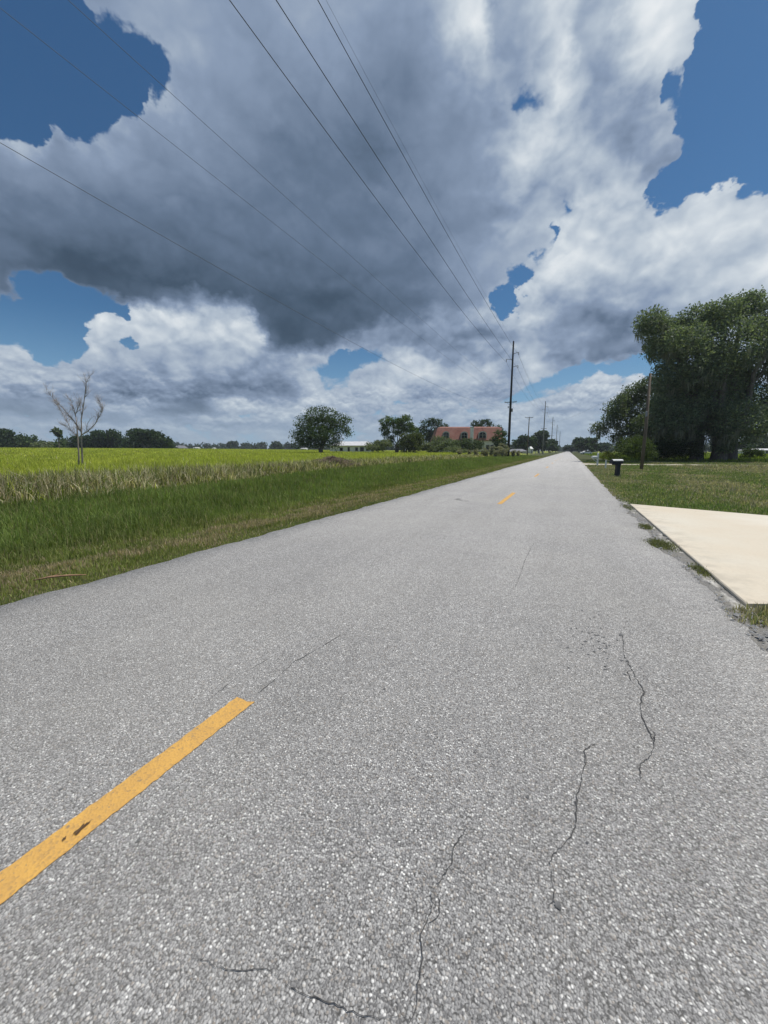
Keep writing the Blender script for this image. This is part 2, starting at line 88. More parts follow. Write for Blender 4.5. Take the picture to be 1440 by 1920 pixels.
class NT:
    """small helper to wire nodes"""
    def __init__(s, tree):
        s.t = tree; s.n = tree.nodes; s.l = tree.links
    def _in(s, sock, v):
        if v is None: return
        if hasattr(v, 'is_output') or isinstance(v, bpy.types.NodeSocket): s.l.new(v, sock)
        else:
            try: sock.default_value = v
            except Exception:
                sock.default_value = tuple(v)[:3] if len(tuple(v)) > 3 else (*v, 1)
    def math(s, op, a, b=None, c=None, clamp=False):
        n = s.n.new('ShaderNodeMath'); n.operation = op; n.use_clamp = clamp
        s._in(n.inputs[0], a); s._in(n.inputs[1], b); s._in(n.inputs[2], c)
        return n.outputs[0]
    def vmath(s, op, a, b=None, scale=None):
        n = s.n.new('ShaderNodeVectorMath'); n.operation = op
        s._in(n.inputs[0], a); s._in(n.inputs[1], b)
        if scale is not None: s._in(n.inputs['Scale'], scale)
        return n.outputs['Value'] if op in ('LENGTH', 'DOT_PRODUCT') else n.outputs[0]
    def noise(s, vec, scale, detail=2, rough=0.5, dist=0.0, col=False, lac=2.0):
        n = s.n.new('ShaderNodeTexNoise')
        s._in(n.inputs['Vector'], vec)
        n.inputs['Scale'].default_value = scale; n.inputs['Detail'].default_value = detail
        n.inputs['Roughness'].default_value = rough; n.inputs['Distortion'].default_value = dist
        n.inputs['Lacunarity'].default_value = lac
        return n.outputs['Color'] if col else n.outputs['Fac']
    def voro(s, vec, scale, feature='F1', rnd=1.0):
        n = s.n.new('ShaderNodeTexVoronoi'); n.feature = feature
        s._in(n.inputs['Vector'], vec); n.inputs['Scale'].default_value = scale
        n.inputs['Randomness'].default_value = rnd
        return n
    def rng(s, v, a, b, c=0.0, d=1.0, mode='LINEAR'):
        n = s.n.new('ShaderNodeMapRange'); n.interpolation_type = mode; n.clamp = True
        s._in(n.inputs[0], v)
        for i, q in zip((1, 2, 3, 4), (a, b, c, d)): s._in(n.inputs[i], q)
        return n.outputs[0]
    def mix(s, f, a, b, blend='MIX'):
        n = s.n.new('ShaderNodeMixRGB'); n.blend_type = blend
        s._in(n.inputs[0], f); s._in(n.inputs[1], a); s._in(n.inputs[2], b)
        return n.outputs[0]
    def ramp(s, f, stops, interp='LINEAR'):
        n = s.n.new('ShaderNodeValToRGB'); r = n.color_ramp; r.interpolation = interp
        while len(r.elements) > 1: r.elements.remove(r.elements[-1])
        r.elements[0].position = stops[0][0]; r.elements[0].color = stops[0][1]
        for p, c in stops[1:]:
            e = r.elements.new(p); e.color = c
        s._in(n.inputs[0], f)
        return n.outputs[0]
    def sep(s, v):
        n = s.n.new('ShaderNodeSeparateXYZ'); s._in(n.inputs[0], v); return n.outputs
    def comb(s, x, y, z):
        n = s.n.new('ShaderNodeCombineXYZ')
        for i, q in enumerate((x, y, z)): s._in(n.inputs[i], q)
        return n.outputs[0]

world = bpy.data.worlds.new('World')
S.world = world
world.use_nodes = True
world.node_tree.nodes.clear()
N = NT(world.node_tree)
out = N.n.new('ShaderNodeOutputWorld')
bg = N.n.new('ShaderNodeBackground')
bg.inputs['Strength'].default_value = 0.1
N.l.new(bg.outputs[0], out.inputs[0])
tc = N.n.new('ShaderNodeTexCoord')
nish = N.n.new('ShaderNodeTexSky')
nish.sky_type = 'NISHITA'
nish.sun_disc = False
nish.sun_elevation = SUN_EL
nish.sun_rotation = SUN_AZ
nish.altitude = 0; nish.air_density = 1.0; nish.dust_density = 0.6; nish.ozone_density = 2.5
mp = N.n.new('ShaderNodeMapping')
mp.inputs['Rotation'].default_value = (0, 0, -YAW)
N.l.new(tc.outputs['Generated'], mp.inputs['Vector'])
dirv = mp.outputs[0]
dx, dy, dz = N.sep(dirv)
azim = N.math('MULTIPLY', N.math('ARCTAN2', dx, dy), 180/PI)
elev = N.math('MULTIPLY', N.math('ARCSINE', dz), 180/PI)
# ragged outlines: bend the lookup with noise, less towards the horizon
hs = N.rng(elev, 0, 16, 0.22, 1.0)
PA = N.vmath('MULTIPLY', dirv, (1, 1, 1.35))
PB = N.vmath('MULTIPLY', dirv, (2.6, 2.6, 4.6))
w1 = N.vmath('SUBTRACT', N.noise(PA, 5.0, 3, 0.5, col=True), (0.5, 0.5, 0.5))
w2 = N.vmath('SUBTRACT', N.noise(PA, 20.0, 4, 0.6, col=True), (0.5, 0.5, 0.5))
wv = N.vmath('ADD', N.vmath('SCALE', w1, scale=3.0), N.vmath('SCALE', w2, scale=4.6))
wx, wy, wz = N.sep(wv)
az2 = N.math('MULTIPLY_ADD', wx, hs, azim)
el2 = N.math('MULTIPLY_ADD', wy, N.math('MULTIPLY', hs, 0.8), elev)
azt = N.rng(az2, -46, 46, 0, 1)
aL = N.math('MULTIPLY', azt, 61/31, clamp=True)
aR = N.math('SUBTRACT', N.math('MULTIPLY', azt, 61/30), 31/30, clamp=True)
side = N.math('GREATER_THAN', azt, 31/61)
acc = None
for i, row in enumerate(CLOUD_ROWS):
    v = [tuple(row[k][j]/99 for k in range(3)) + (1.0,) for j in range(62)]
    rl = N.ramp(aL, [(j/31, v[j]) for j in range(32)])
    rr = N.ramp(aR, [(j/30, v[31+j]) for j in range(31)])
    r = N.mix(side, rl, rr)
    acc = r if acc is None else N.mix(N.rng(el2, SKY_EL[i-1], SKY_EL[i]), acc, r)
beyond = N.math('MAXIMUM', N.rng(N.math('ABSOLUTE', azim), 52, 75), N.rng(elev, 50, 62))
acc = N.mix(beyond, acc, (0.66, 0.62, 0.6, 1))
lum, cov, puf = N.sep(acc)
def fields(Pn, s):
    """puffs and their sun side relief, one set of octaves"""
    wob = N.vmath('ADD', Pn, N.vmath('SCALE', N.vmath('SUBTRACT', N.noise(Pn, 9*s, 3, 0.55, col=True), (0.5, 0.5, 0.5)), scale=0.09/s))
    off = (0.004/s, 0.008/s, 0.028/s)
    def cells(v):
        c = N.voro(v, 8.5*s)
        c.inputs['Detail'].default_value = 2.0; c.inputs['Roughness'].default_value = 0.52; c.inputs['Lacunarity'].default_value = 2.3
        return N.math('SUBTRACT', 1.0, c.outputs['Distance'])
    def both(v, w):
        return N.math('ADD', N.math('MULTIPLY', cells(w), 0.42), N.math('MULTIPLY', N.noise(v, 6.5*s, 6, 0.6, 0.0), 0.75))
    a_ = both(Pn, wob)
    b_ = both(N.vmath('ADD', Pn, off), N.vmath('ADD', wob, off))
    return a_, N.math('SUBTRACT', a_, b_), N.noise(Pn, 2.6*s, 4, 0.5, 0.2)
fa, fb = fields(PA, 1.0), fields(PB, 1.0)
tz = N.rng(elev, 5.5, 13, 0, 1, 'SMOOTHSTEP')
lerp = lambda u, v: N.math('ADD', u, N.math('MULTIPLY', N.math('SUBTRACT', v, u), tz))
n1, relief, n2 = [lerp(fb[q_], fa[q_]) for q_ in range(3)]
edge = N.math('MULTIPLY_ADD', N.math('SUBTRACT', n1, 0.575), 0.95, N.math('MULTIPLY_ADD', cov, 1.3, -0.15))
soft = N.math('MULTIPLY_ADD', puf, -0.13, 0.21)
alpha = N.rng(edge, N.math('SUBTRACT', 0.51, soft), N.math('ADD', 0.51, soft), 0, 1, 'SMOOTHSTEP')
L = N.math('MULTIPLY_ADD', N.math('MULTIPLY', relief, N.rng(elev, 3, 16, 0.46, 0.40)), N.math('MULTIPLY', puf, puf), lum)
L = N.math('MULTIPLY_ADD', N.math('SUBTRACT', n2, 0.5), 0.10, L)
L = N.math('ADD', L, N.rng(elev, 3, 12, -0.01, 0.0))
L = N.math('MULTIPLY_ADD', N.math('SUBTRACT', n1, 0.565), N.math('MULTIPLY_ADD', puf, 0.12, 0.03), L)
K = 10.0
def kc(r, g, b):
    c = srgb(r, g, b); return (c[0], c[1], c[2], 1.0)
ccol = N.ramp(L, [(0.22, kc(50, 66, 84)), (0.32, kc(68, 86, 106)), (0.45, kc(100, 118, 142)), (0.6, kc(138, 155, 180)),
                  (0.72, kc(176, 189, 204)), (0.84, kc(212, 220, 227)), (0.97, kc(240, 243, 245))])
ccol = N.vmath('SCALE', ccol, scale=K)
blue = N.mix(1.0, nish.outputs[0], (0.38, 0.62, 0.76, 1), 'MULTIPLY')
blue = N.mix(N.rng(elev, 0.0, 17.0, 0.8, 0.0, 'SMOOTHSTEP'), blue, tuple(c*K for c in srgb(140, 176, 208)[:3]) + (1,))
sky = N.mix(alpha, blue, ccol)
hz = N.rng(elev, 0.0, 8.0, 0.6, 0.0, 'SMOOTHSTEP')
hcol = srgb(160, 180, 198)
sky = N.mix(hz, sky, tuple(c*K for c in hcol[:3]) + (1,))
N.l.new(sky, bg.inputs['Color'])

# ------------------------------------------------------------------ helpers
rnd = random.Random(11)
rg = np.random.default_rng(5)

def at(px, depth):
    """ground spot at a bearing (tangent px) and a depth, in the road's frame"""
    u = (px-720)/720/(math.cos(PITCH)+(960-846)/720*math.sin(PITCH))
    return (u*depth*math.cos(YAW) - depth*math.sin(YAW), u*depth*math.sin(YAW) + depth*math.cos(YAW))

def seen(px, py, depth):
    """sideways offset and height of a thing seen there at that depth"""
    u, v = (px-720)/720, (960-py)/720
    f_ = math.cos(PITCH)+v*math.sin(PITCH)
    return u*depth/f_, EYE + depth*(v*math.cos(PITCH)-math.sin(PITCH))/f_

def hgt(y, depth):
    """height at which something of that depth shows at that level"""
    return EYE + (846-y)/720*depth*0.99

def tag(o, label=None, cat=None, group=None, kind=None):
    if label: o['label'] = label
    if cat: o['category'] = cat
    if group: o['group'] = group
    if kind: o['kind'] = kind
    return o

def empty(name, loc, rz=0.0):
    o = bpy.data.objects.new(name, None); C.objects.link(o)
    o.location = loc; o.rotation_euler = (0, 0, rz); o.empty_display_size = 0.3
    return o

class MB:
    """collects shapes and links them as ONE mesh"""
    def __init__(s): s.v = []; s.f = []
    def add(s, vs, fs):
        b = len(s.v); s.v += [tuple(v) for v in vs]; s.f += [tuple(i+b for i in f) for f in fs]; return s
    def box(s, x0, x1, y0, y1, z0, z1, bev=0.0):
        if bev <= 0:
            vs = [(x, y, z) for z in (z0, z1) for y in (y0, y1) for x in (x0, x1)]
            return s.add(vs, [(0, 2, 3, 1), (4, 5, 7, 6), (0, 1, 5, 4), (2, 6, 7, 3), (0, 4, 6, 2), (1, 3, 7, 5)])
        b = bev
        def ring(z, o):
            return [(x0+o, y0+b+o, z), (x0+b+o, y0+o, z), (x1-b-o, y0+o, z), (x1-o, y0+b+o, z), (x1-o, y1-b-o, z), (x1-b-o, y1-o, z), (x0+b+o, y1-o, z), (x0+o, y1-b-o, z)]
        vs = ring(z0, b*.6) + ring(z0+b, 0) + ring(z1-b, 0) + ring(z1, b*.6)
        fs = [tuple(range(7, -1, -1)), tuple(range(24, 32))]
        for k in range(3):
            for i in range(8):
                j = (i+1) % 8; fs.append((k*8+i, k*8+j, k*8+8+j, k*8+8+i))
        return s.add(vs, fs)
    def tube(s, pts, rad, n=8, cap=True):
        pts = [Vector(p) for p in pts]
        if not hasattr(rad, '__len__'): rad = [rad]*len(pts)
        vs = []; fs = []
        prev = None
        for i, p in enumerate(pts):
            d = (pts[min(i+1, len(pts)-1)] - pts[max(i-1, 0)]).normalized()
            a = prev if prev is not None else (Vector((1, 0, 0)) if abs(d.x) < 0.9 else Vector((0, 1, 0)))
            a = (a - d*a.dot(d)).normalized(); prev = a
            b = d.cross(a)
            for k in range(n):
                t = 2*PI*k/n
                vs.append(p + (a*math.cos(t) + b*math.sin(t))*rad[i])
        for i in range(len(pts)-1):
            for k in range(n):
                j = (k+1) % n
                fs.append((i*n+k, i*n+j, (i+1)*n+j, (i+1)*n+k))
        if cap:
            fs.append(tuple(range(n-1, -1, -1))); fs.append(tuple((len(pts)-1)*n+k for k in range(n)))
        return s.add(vs, fs)
    def build(s, name, mat, parent=None, smooth=False):
        me = bpy.data.meshes.new(name)
        me.from_pydata(s.v, [], s.f); me.update()
        me.materials.append(mat)
        if smooth: me.polygons.foreach_set('use_smooth', [True]*len(me.polygons))
        o = bpy.data.objects.new(name, me); C.objects.link(o)
        if parent: o.parent = parent
        return o

def np_mesh(name, V, F, mat, parent=None, col=None, smooth=False):
    """V (n,3); F (m,k) faces all with k corners; col (n,3) point colours"""
    me = bpy.data.meshes.new(name)
    n, (m, k) = len(V), F.shape
    me.vertices.add(n); me.vertices.foreach_set('co', np.ascontiguousarray(V, dtype=np.float32).ravel())
    me.loops.add(m*k); me.loops.foreach_set('vertex_index', np.ascontiguousarray(F, dtype=np.int32).ravel())
    me.polygons.add(m); me.polygons.foreach_set('loop_start', np.arange(0, m*k, k, dtype=np.int32))
    me.polygons.foreach_set('loop_total', np.full(m, k, dtype=np.int32))
    if smooth: me.polygons.foreach_set('use_smooth', np.ones(m, dtype=bool))
    me.update(calc_edges=True)
    if col is not None:
        a = me.color_attributes.new('tint', 'FLOAT_COLOR', 'POINT')
        a.data.foreach_set('color', np.concatenate([col, np.ones((n, 1))], 1).astype(np.float32).ravel())
    me.materials.append(mat)
    o = bpy.data.objects.new(name, me); C.objects.link(o)
    if parent: o.parent = parent
    return o

_ph = np.random.default_rng(3)
_wd = [(_ph.normal(size=2), _ph.uniform(0, 6.28)) for _ in range(48)]
def vn(x, y, s, k=0):
    """smooth pseudo noise, about -1..1, features about s metres"""
    r = 0
    for i in range(7):
        d, p = _wd[(i*3+k*5) % 48]
        r = r + np.sin((x*d[0]+y*d[1])/s*2.2*(1+.35*i) + p + k)/(1+.25*i)
    return r/3.2

def sm(t): t = np.clip(t, 0, 1); return t*t*(3-2*t)

def gz(x, y):
    """height of the land"""
    x = np.asarray(x, float); y = np.asarray(y, float)
    dl = -4.6-x; dr = x-1.45
    z = np.where(dl > 0, -.02-.22*sm(dl/3.5)+.22*sm((dl-4.0)/3.4), 0)
    z = np.where(dr > 0, -.03-.05*sm(dr/2.0), z)
    z = np.where((dl <= 0) & (dr <= 0), -.06, z)
    r = np.hypot(x, y)
    z = z + np.where(dl > 11, 1.5*sm((-x-45)/120), 0)
    z = z + np.where(dl > 11, .85*sm((r-50)/110)*sm((dl-11)/14), 0)
    z = z + np.where(dl > 0, .03*vn(x, y, 1.6)*sm(dl/1.5), 0) + np.where(dr > 0, .03*vn(x, y, 2.2, 2)*sm((dr-.8)/2), 0)
    return z

def zat(x, y): return float(gz(x, y))

# ------------------------------------------------------------------ materials
def new_mat(name):
    m = bpy.data.materials.new(name); m.use_nodes = True
    m.node_tree.nodes.clear()
    t = NT(m.node_tree)
    o = t.n.new('ShaderNodeOutputMaterial')
    return m, t, o

def pbr(t, o, col, rough=0.8, metal=0.0, bump=None, bstr=0.3, bdist=0.01, spec=0.5):
    b = t.n.new('ShaderNodeBsdfPrincipled')
    t._in(b.inputs['Base Color'], col); t._in(b.inputs['Roughness'], rough); t._in(b.inputs['Metallic'], metal)
    b.inputs['Specular IOR Level'].default_value = spec
    if bump is not None:
        bn = t.n.new('ShaderNodeBump'); bn.inputs['Strength'].default_value = bstr; bn.inputs['Distance'].default_value = bdist
        t.l.new(bump, bn.inputs['Height']); t.l.new(bn.outputs[0], b.inputs['Normal'])
    t.l.new(b.outputs[0], o.inputs[0])
    return b

def simple(name, c1, c2=None, scale=3.0, rough=0.8, metal=0.0, bstr=0.25, spec=0.4, stretch=(1, 1, 1)):
    m, t, o = new_mat(name)
    tcn = t.n.new('ShaderNodeTexCoord')
    v = t.vmath('MULTIPLY', tcn.outputs['Object'], stretch)
    n = t.noise(v, scale, 6, 0.6)
    c2 = c2 or tuple(c*0.7 for c in c1)
    col = t.mix(t.rng(n, 0.35, 0.65), (*c1, 1), (*c2, 1))
    pbr(t, o, col, rough, metal, n, bstr, 0.01, spec)
    return m

def leafy(name, trans=0.35, rough=0.6, gain=1.0):
    """two sided leaf or blade; colour from the mesh's per leaf tint"""
    m, t, o = new_mat(name)
    a = t.n.new('ShaderNodeAttribute'); a.attribute_name = 'tint'
    col = a.outputs['Color']
    d = t.n.new('ShaderNodeBsdfPrincipled'); t.l.new(col, d.inputs['Base Color'])
    d.inputs['Roughness'].default_value = rough; d.inputs['Specular IOR Level'].default_value = 0.25
    tr = t.n.new('ShaderNodeBsdfTranslucent')
    t.l.new(t.mix(1.0, col, (1.15*gain, 1.25*gain, 0.55*gain, 1), 'MULTIPLY'), tr.inputs['Color'])
    mx = t.n.new('ShaderNodeMixShader'); mx.inputs[0].default_value = trans
    t.l.new(d.outputs[0], mx.inputs[1]); t.l.new(tr.outputs[0], mx.inputs[2]); t.l.new(mx.outputs[0], o.inputs[0])
    return m

M = {}
M['leaf'] = leafy('leaf', 0.42)
M['blade'] = leafy('grass_blade', 0.42, 0.65)
M['bark'] = simple('bark', (.19, .17, .15), (.10, .088, .076), 6, .95, bstr=.8, stretch=(1, 1, .25))
M['deadwood'] = simple('grey_dead_wood', (.38, .33, .30), (.22, .185, .165), 7, .95, bstr=.6, stretch=(1, 1, .25))
M['pole_dark'] = simple('dark_treated_pole', (.018, .018, .022), (.010, .010, .012), 2, .55, bstr=.1, stretch=(1, 1, .1))
M['pole_grey'] = simple('grey_concrete_pole', (.21, .21, .20), (.14, .14, .14), 2, .8, bstr=.1, stretch=(1, 1, .1))
M['pole_wood'] = simple('weathered_wood_pole', (.17, .135, .10), (.10, .08, .06), 9, .9, bstr=.5, stretch=(1, 1, .08))
M['metal'] = simple('galvanised_metal', (.30, .31, .32), (.2, .2, .21), 5, .5, .6)
M['wire'] = simple('dark_wire', (.035, .04, .05), (.03, .03, .04), 5, .6)
M['wirethin'] = simple('weathered_wire', (.09, .10, .12), (.07, .08, .09), 5, .6)
M['porcelain'] = simple('grey_porcelain', (.25, .25, .26), (.18, .18, .19), 5, .3)
M['black_plastic'] = simple('black_plastic', (.016, .017, .028), (.010, .011, .018), 6, .5, bstr=.08)
M['white_paint'] = simple('white_paint', (.78, .78, .76), (.62, .62, .59), 4, .6, bstr=.1)
M['sunlit_plastic'] = simple('painted_sunlit_top', (.66, .66, .66), (.52, .52, .52), 8, .5, bstr=.1)  # sunlight on the black mailbox's top, put into a pale colour
M['wall_white'] = simple('off_white_wall', (.72, .72, .69), (.56, .56, .53), 1.2, .85)
M['wall_cream'] = simple('cream_wall', (.64, .62, .54), (.50, .49, .43), 1.2, .85)
M['roof_pale'] = simple('pale_metal_roof', (.62, .62, .62), (.45, .45, .46), 1.0, .6)
M['roof_grey'] = simple('grey_roof', (.22, .22, .24), (.15, .15, .17), 1.0, .8)
M['glass_dark'] = simple('dark_window', (.02, .025, .03), (.015, .018, .022), 1, .12)
M['trim'] = simple('pale_trim', (.45, .45, .42), (.35, .35, .33), 2, .7)
M['weed_stem'] = simple('weed_stem', (.30, .26, .18), (.2, .17, .11), 5, .9)

# red tile roof: courses and slightly different tiles
m, t, o = new_mat('red_tile_roof')
tcn = t.n.new('ShaderNodeTexCoord')
br = t.n.new('ShaderNodeTexBrick')
sx, sy, sz = t.sep(tcn.outputs['Object'])
t.l.new(t.comb(sx, sz, 0), br.inputs['Vector'])
br.inputs['Color1'].default_value = (.27, .095, .064, 1); br.inputs['Color2'].default_value = (.18, .064, .047, 1)
br.inputs['Mortar'].default_value = (.09, .03, .02, 1); br.inputs['Scale'].default_value = 1.0
br.inputs['Brick Width'].default_value = .5; br.inputs['Row Height'].default_value = .36; br.inputs['Mortar Size'].default_value = .03
nn = t.noise(tcn.outputs['Object'], .5, 5, .6)
pbr(t, o, t.mix(t.rng(nn, .3, .7), br.outputs[0], (.25, .125, .095, 1)), .85)
M['roof_red'] = m

# road: grey chip seal, pale and dark stones of about a centimetre
def chipseal(name, dark=1.0, shoulder=False):
    m, t, o = new_mat(name)
    tcn = t.n.new('ShaderNodeTexCoord'); v = tcn.outputs['Object']
    jit = t.vmath('ADD', v, t.vmath('SCALE', t.noise(v, 60, 2, .5, col=True), scale=.006))
    a = t.voro(jit, 125); b = t.voro(jit, 230)
    ra, rt, _ = t.sep(a.outputs['Color']); rb, _, _ = t.sep(b.outputs['Color'])
    stone = t.ramp(ra, [(0.0, (.075, .075, .078, 1)), (.25, (.16, .16, .165, 1)), (.6, (.26, .26, .262, 1)), (.85, (.36, .36, .36, 1)), (.97, (.60, .60, .59, 1)), (1, (.72, .72, .71, 1))])
    small = t.ramp(rb, [(0.0, (.06, .06, .063, 1)), (.5, (.21, .21, .215, 1)), (1, (.46, .46, .46, 1))])
    stone = t.mix(t.rng(rt, .80, .9, 0, .5), stone, (.27, .225, .18, 1))
    gap = t.rng(a.outputs['Distance'], .25, .75)
    col = t.mix(gap, stone, small)
    col = t.mix(t.rng(a.outputs['Distance'], .50, .85, 0, .8), col, (.05, .049, .048, 1))
    # wear: wheel paths, blotches, slightly warm and pale where dusty; then painted brightening ahead
    X, Y, Z = t.sep(v)
    long = t.noise(t.vmath('MULTIPLY', v, (1.3, .08, 1)), 1.0, 5, .6)
    blot = t.noise(v, .9, 6, .6)
    fine = t.noise(v, 14, 4, .65)
    k = t.math('MULTIPLY_ADD', t.math('SUBTRACT', long, .5), .45, 1.10)
    k = t.math('MULTIPLY_ADD', t.math('SUBTRACT', blot, .5), .35, k)
    k = t.math('MULTIPLY_ADD', t.math('SUBTRACT', fine, .5), .55, k)
    k = t.math('MULTIPLY', k, dark)
    col = t.vmath('SCALE', col, scale=k)
    col = t.vmath('SCALE', col, scale=t.rng(Y, .5, 6, 1.03, 1.34))  # brighter look at grazing view, painted into the stone colour along the road
    col = t.vmath('MULTIPLY', t.vmath('SCALE', col, scale=t.rng(Y, 6, 45, 1.0, 1.28)), (1.015, 1.0, .97))  # the same painted grazing brightness carried farther ahead, plus a warm tint
    dust = t.rng(t.noise(v, .35, 5, .6), .40, .75, .05, .30)
    col = t.mix(dust, col, (.44, .42, .375, 1))
    if shoulder:
        col = t.mix(t.math('MULTIPLY', t.rng(X, 1.40, 1.47), t.rng(t.noise(t.vmath('MULTIPLY', v, (2, .8, 1)), 2.2, 4, .6), .50, .58, 0, .85)), col, (.62, .60, .55, 1))
        col = t.mix(t.rng(t.noise(v, 5, 5, .7), .45, .6, 0, .7), col, (.20, .185, .15, 1))
    h = t.math('SUBTRACT', t.math('MULTIPLY', ra, .8), a.outputs['Distance'])
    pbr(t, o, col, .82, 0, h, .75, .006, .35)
    return m
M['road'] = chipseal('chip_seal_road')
M['old_asphalt'] = chipseal('crumbled_old_asphalt', .55, True)
M['crack'] = simple('crack_shadowed_gap', (.030, .030, .031), (.085, .084, .082), 60, .95)
M['tar'] = simple('dark_tar_spot', (.085, .085, .085), (.16, .16, .16), 60, .9)
M['leafmulch'] = simple('brown_leaf_stain', (.07, .04, .02), (.11, .065, .03), 60, .9)

# yellow paint worn thin over the stones
m, t, o = new_mat('worn_yellow_paint')
tcn = t.n.new('ShaderNodeTexCoord'); v = tcn.outputs['Object']
a = t.voro(v, 105); n = t.noise(v, 9, 5, .6); n3 = t.noise(v, 45, 4, .6)
col = t.mix(t.rng(n, .3, .7), (.63, .36, .085, 1), (.52, .30, .085, 1))
r, _, _ = t.sep(a.outputs['Color'])
col = t.mix(t.rng(r, .35, .0, 0, .45), col, (.30, .19, .09, 1))
col = t.mix(t.rng(n3, .62, .70, 0, .7), col, (.17, .15, .12, 1))
pbr(t, o, col, .7, 0, a.outputs['Distance'], .5, .004, .4)
M['yellow'] = m

# driveway slab: tan broomed concrete
m, t, o = new_mat('tan_concrete')
tcn = t.n.new('ShaderNodeTexCoord'); v = tcn.outputs['Object']
n = t.noise(v, .8, 6, .55); n4 = t.noise(v, 30, 4, .6); n5 = t.noise(t.vmath('MULTIPLY', v, (1, 6, 1)), 25, 2, .5)
col = t.mix(t.rng(n, .3, .7), (.61, .565, .47, 1), (.585, .505, .39, 1))
col = t.mix(t.rng(n4, .35, .75, 0, .25), col, (.42, .36, .27, 1))
col = t.mix(t.rng(t.noise(v, .33, 3, .5), .5, .68, 0, .45), col, (.74, .71, .64, 1))
SX, SY, SZ = t.sep(v)
jt = t.math('ADD', SX, t.math('MULTIPLY', SY, .02))
col = t.mix(t.rng(t.math('ABSOLUTE', t.math('SUBTRACT', jt, 5.2)), .012, .006, 0, .6), col, (.26, .22, .16, 1))
col = t.mix(t.math('MULTIPLY', t.rng(SX, 2.1, 1.55), t.rng(t.noise(v, 3.5, 5, .65), .45, .62, 0, .5)), col, (.36, .33, .27, 1))
col = t.mix(t.rng(t.voro(v, 2.3).outputs['Distance'], .035, .02), col, (.30, .22, .13, 1))
pbr(t, o, col, .85, 0, n5, .15, .003, .3)
M['concrete'] = m
M['sand'] = simple('pale_sandy_track', (.48, .44, .36), (.34, .31, .24), 1.5, .95)

# land: soil and thatch under the grass, open field colours farther off
m, t, o = new_mat('land')
tcn = t.n.new('ShaderNodeTexCoord'); v = tcn.outputs['Object']
X, Y, Z = t.sep(v)
big = t.noise(v, .05, 6, .6); mid = t.noise(v, .6, 6, .65); fin = t.noise(v, 9, 5, .7)
verge = t.mix(t.rng(mid, .38, .62), (.050, .075, .018, 1), (.115, .105, .048, 1))
verge = t.mix(t.rng(fin, .35, .7), verge, (.035, .045, .016, 1))
field = t.mix(t.rng(big, .35, .65), (.26, .28, .05, 1), (.20, .24, .04, 1))
field = t.mix(t.rng(t.noise(t.vmath('MULTIPLY', v, (.25, .06, 1)), 1, 5, .6), .5, .7, 0, .6), field, (.30, .28, .08, 1))
field = t.mix(t.rng(fin, .4, .7, 0, .35), field, (.06, .085, .018, 1))
isf = t.math('MAXIMUM', t.rng(X, -13, -17), t.math('MULTIPLY', t.rng(X, 9, 16), t.rng(Y, 62, 72)))
col = t.mix(isf, verge, field)
lawn = t.mix(t.rng(mid, .36, .6), (.065, .095, .026, 1), (.125, .125, .06, 1))
col = t.mix(t.math('MULTIPLY', t.rng(X, 1.4, 1.8), t.rng(Y, 72, 62)), col, lawn)
shade = t.rng(t.noise(v, .5, 4, .6), .5, .6)
# crumbled shoulder soil beside the road
sh = t.math('MULTIPLY', t.rng(t.math('ADD', X, t.math('MULTIPLY', mid, .8)), 2.15, 1.9), t.rng(X, 1.3, 1.4))
col = t.mix(t.math('MULTIPLY', sh, .8), col, (.20, .185, .155, 1))
pbr(t, o, col, .95, 0, fin, .6, .03, .15)
M['land'] = m

# ------------------------------------------------------------------ the land, one sheet to the horizon
def axis(parts):
    r = []
    for a, b, n in parts: r += list(np.linspace(a, b, n, endpoint=False))
    return np.array(r + [parts[-1][1]])
gx = axis([(-6000, -600, 12), (-600, -120, 24), (-120, -20, 50), (-20, -4.2, 80), (-4.2, 1.2, 4), (1.2, 8, 60), (8, 40, 50), (40, 160, 24), (160, 600, 12), (600, 6000, 10)])
gy = axis([(-400, -20, 12), (-20, 0, 20), (0, 30, 130), (30, 130, 110), (130, 500, 50), (500, 7000, 30)])
GX, GY = np.meshgrid(gx, gy)
GZ = gz(GX, GY)
nx, ny = len(gx), len(gy)
idx = np.arange(nx*ny).reshape(ny, nx)
F = np.stack([idx[:-1, :-1], idx[:-1, 1:], idx[1:, 1:], idx[1:, :-1]], -1).reshape(-1, 4)
g = np_mesh('ground', np.stack([GX, GY, GZ], -1).reshape(-1, 3), F, M['land'], smooth=True)
tag(g, kind='structure')

# ------------------------------------------------------------------ road
def edge_l(y): return -4.58 + .045*vn(y, 0*y, 1.3) + .03*vn(y, 0*y, .35, 2) + .05*vn(y, 0*y, 5, 1)
def edge_r(y):
    base = 1.36 + .05*vn(y, 0*y+3, 1.1) + .035*vn(y, 0*y+3, .3, 2)
    bite = -.16*np.exp(-((y-6.9)/.55)**2) - .10*np.exp(-((y-8.4)/.35)**2) - .07*np.exp(-((y-10.2)/.3)**2)
    far = .25*sm((y-14)/40)
    return base + bite + far
ys = axis([(-25, 0, 60), (0, 25, 500), (25, 120, 300), (120, 1600, 100)])
L_, R_ = edge_l(ys), edge_r(ys)
cols = np.linspace(0, 1, 13)
Vr = []
for c_ in cols:
    x = L_*(1-c_) + R_*c_
    crown = .010*(1-((x+1.55)/3.1)**2)
    Vr.append(np.stack([x, ys, np.maximum(crown, 0)], -1))
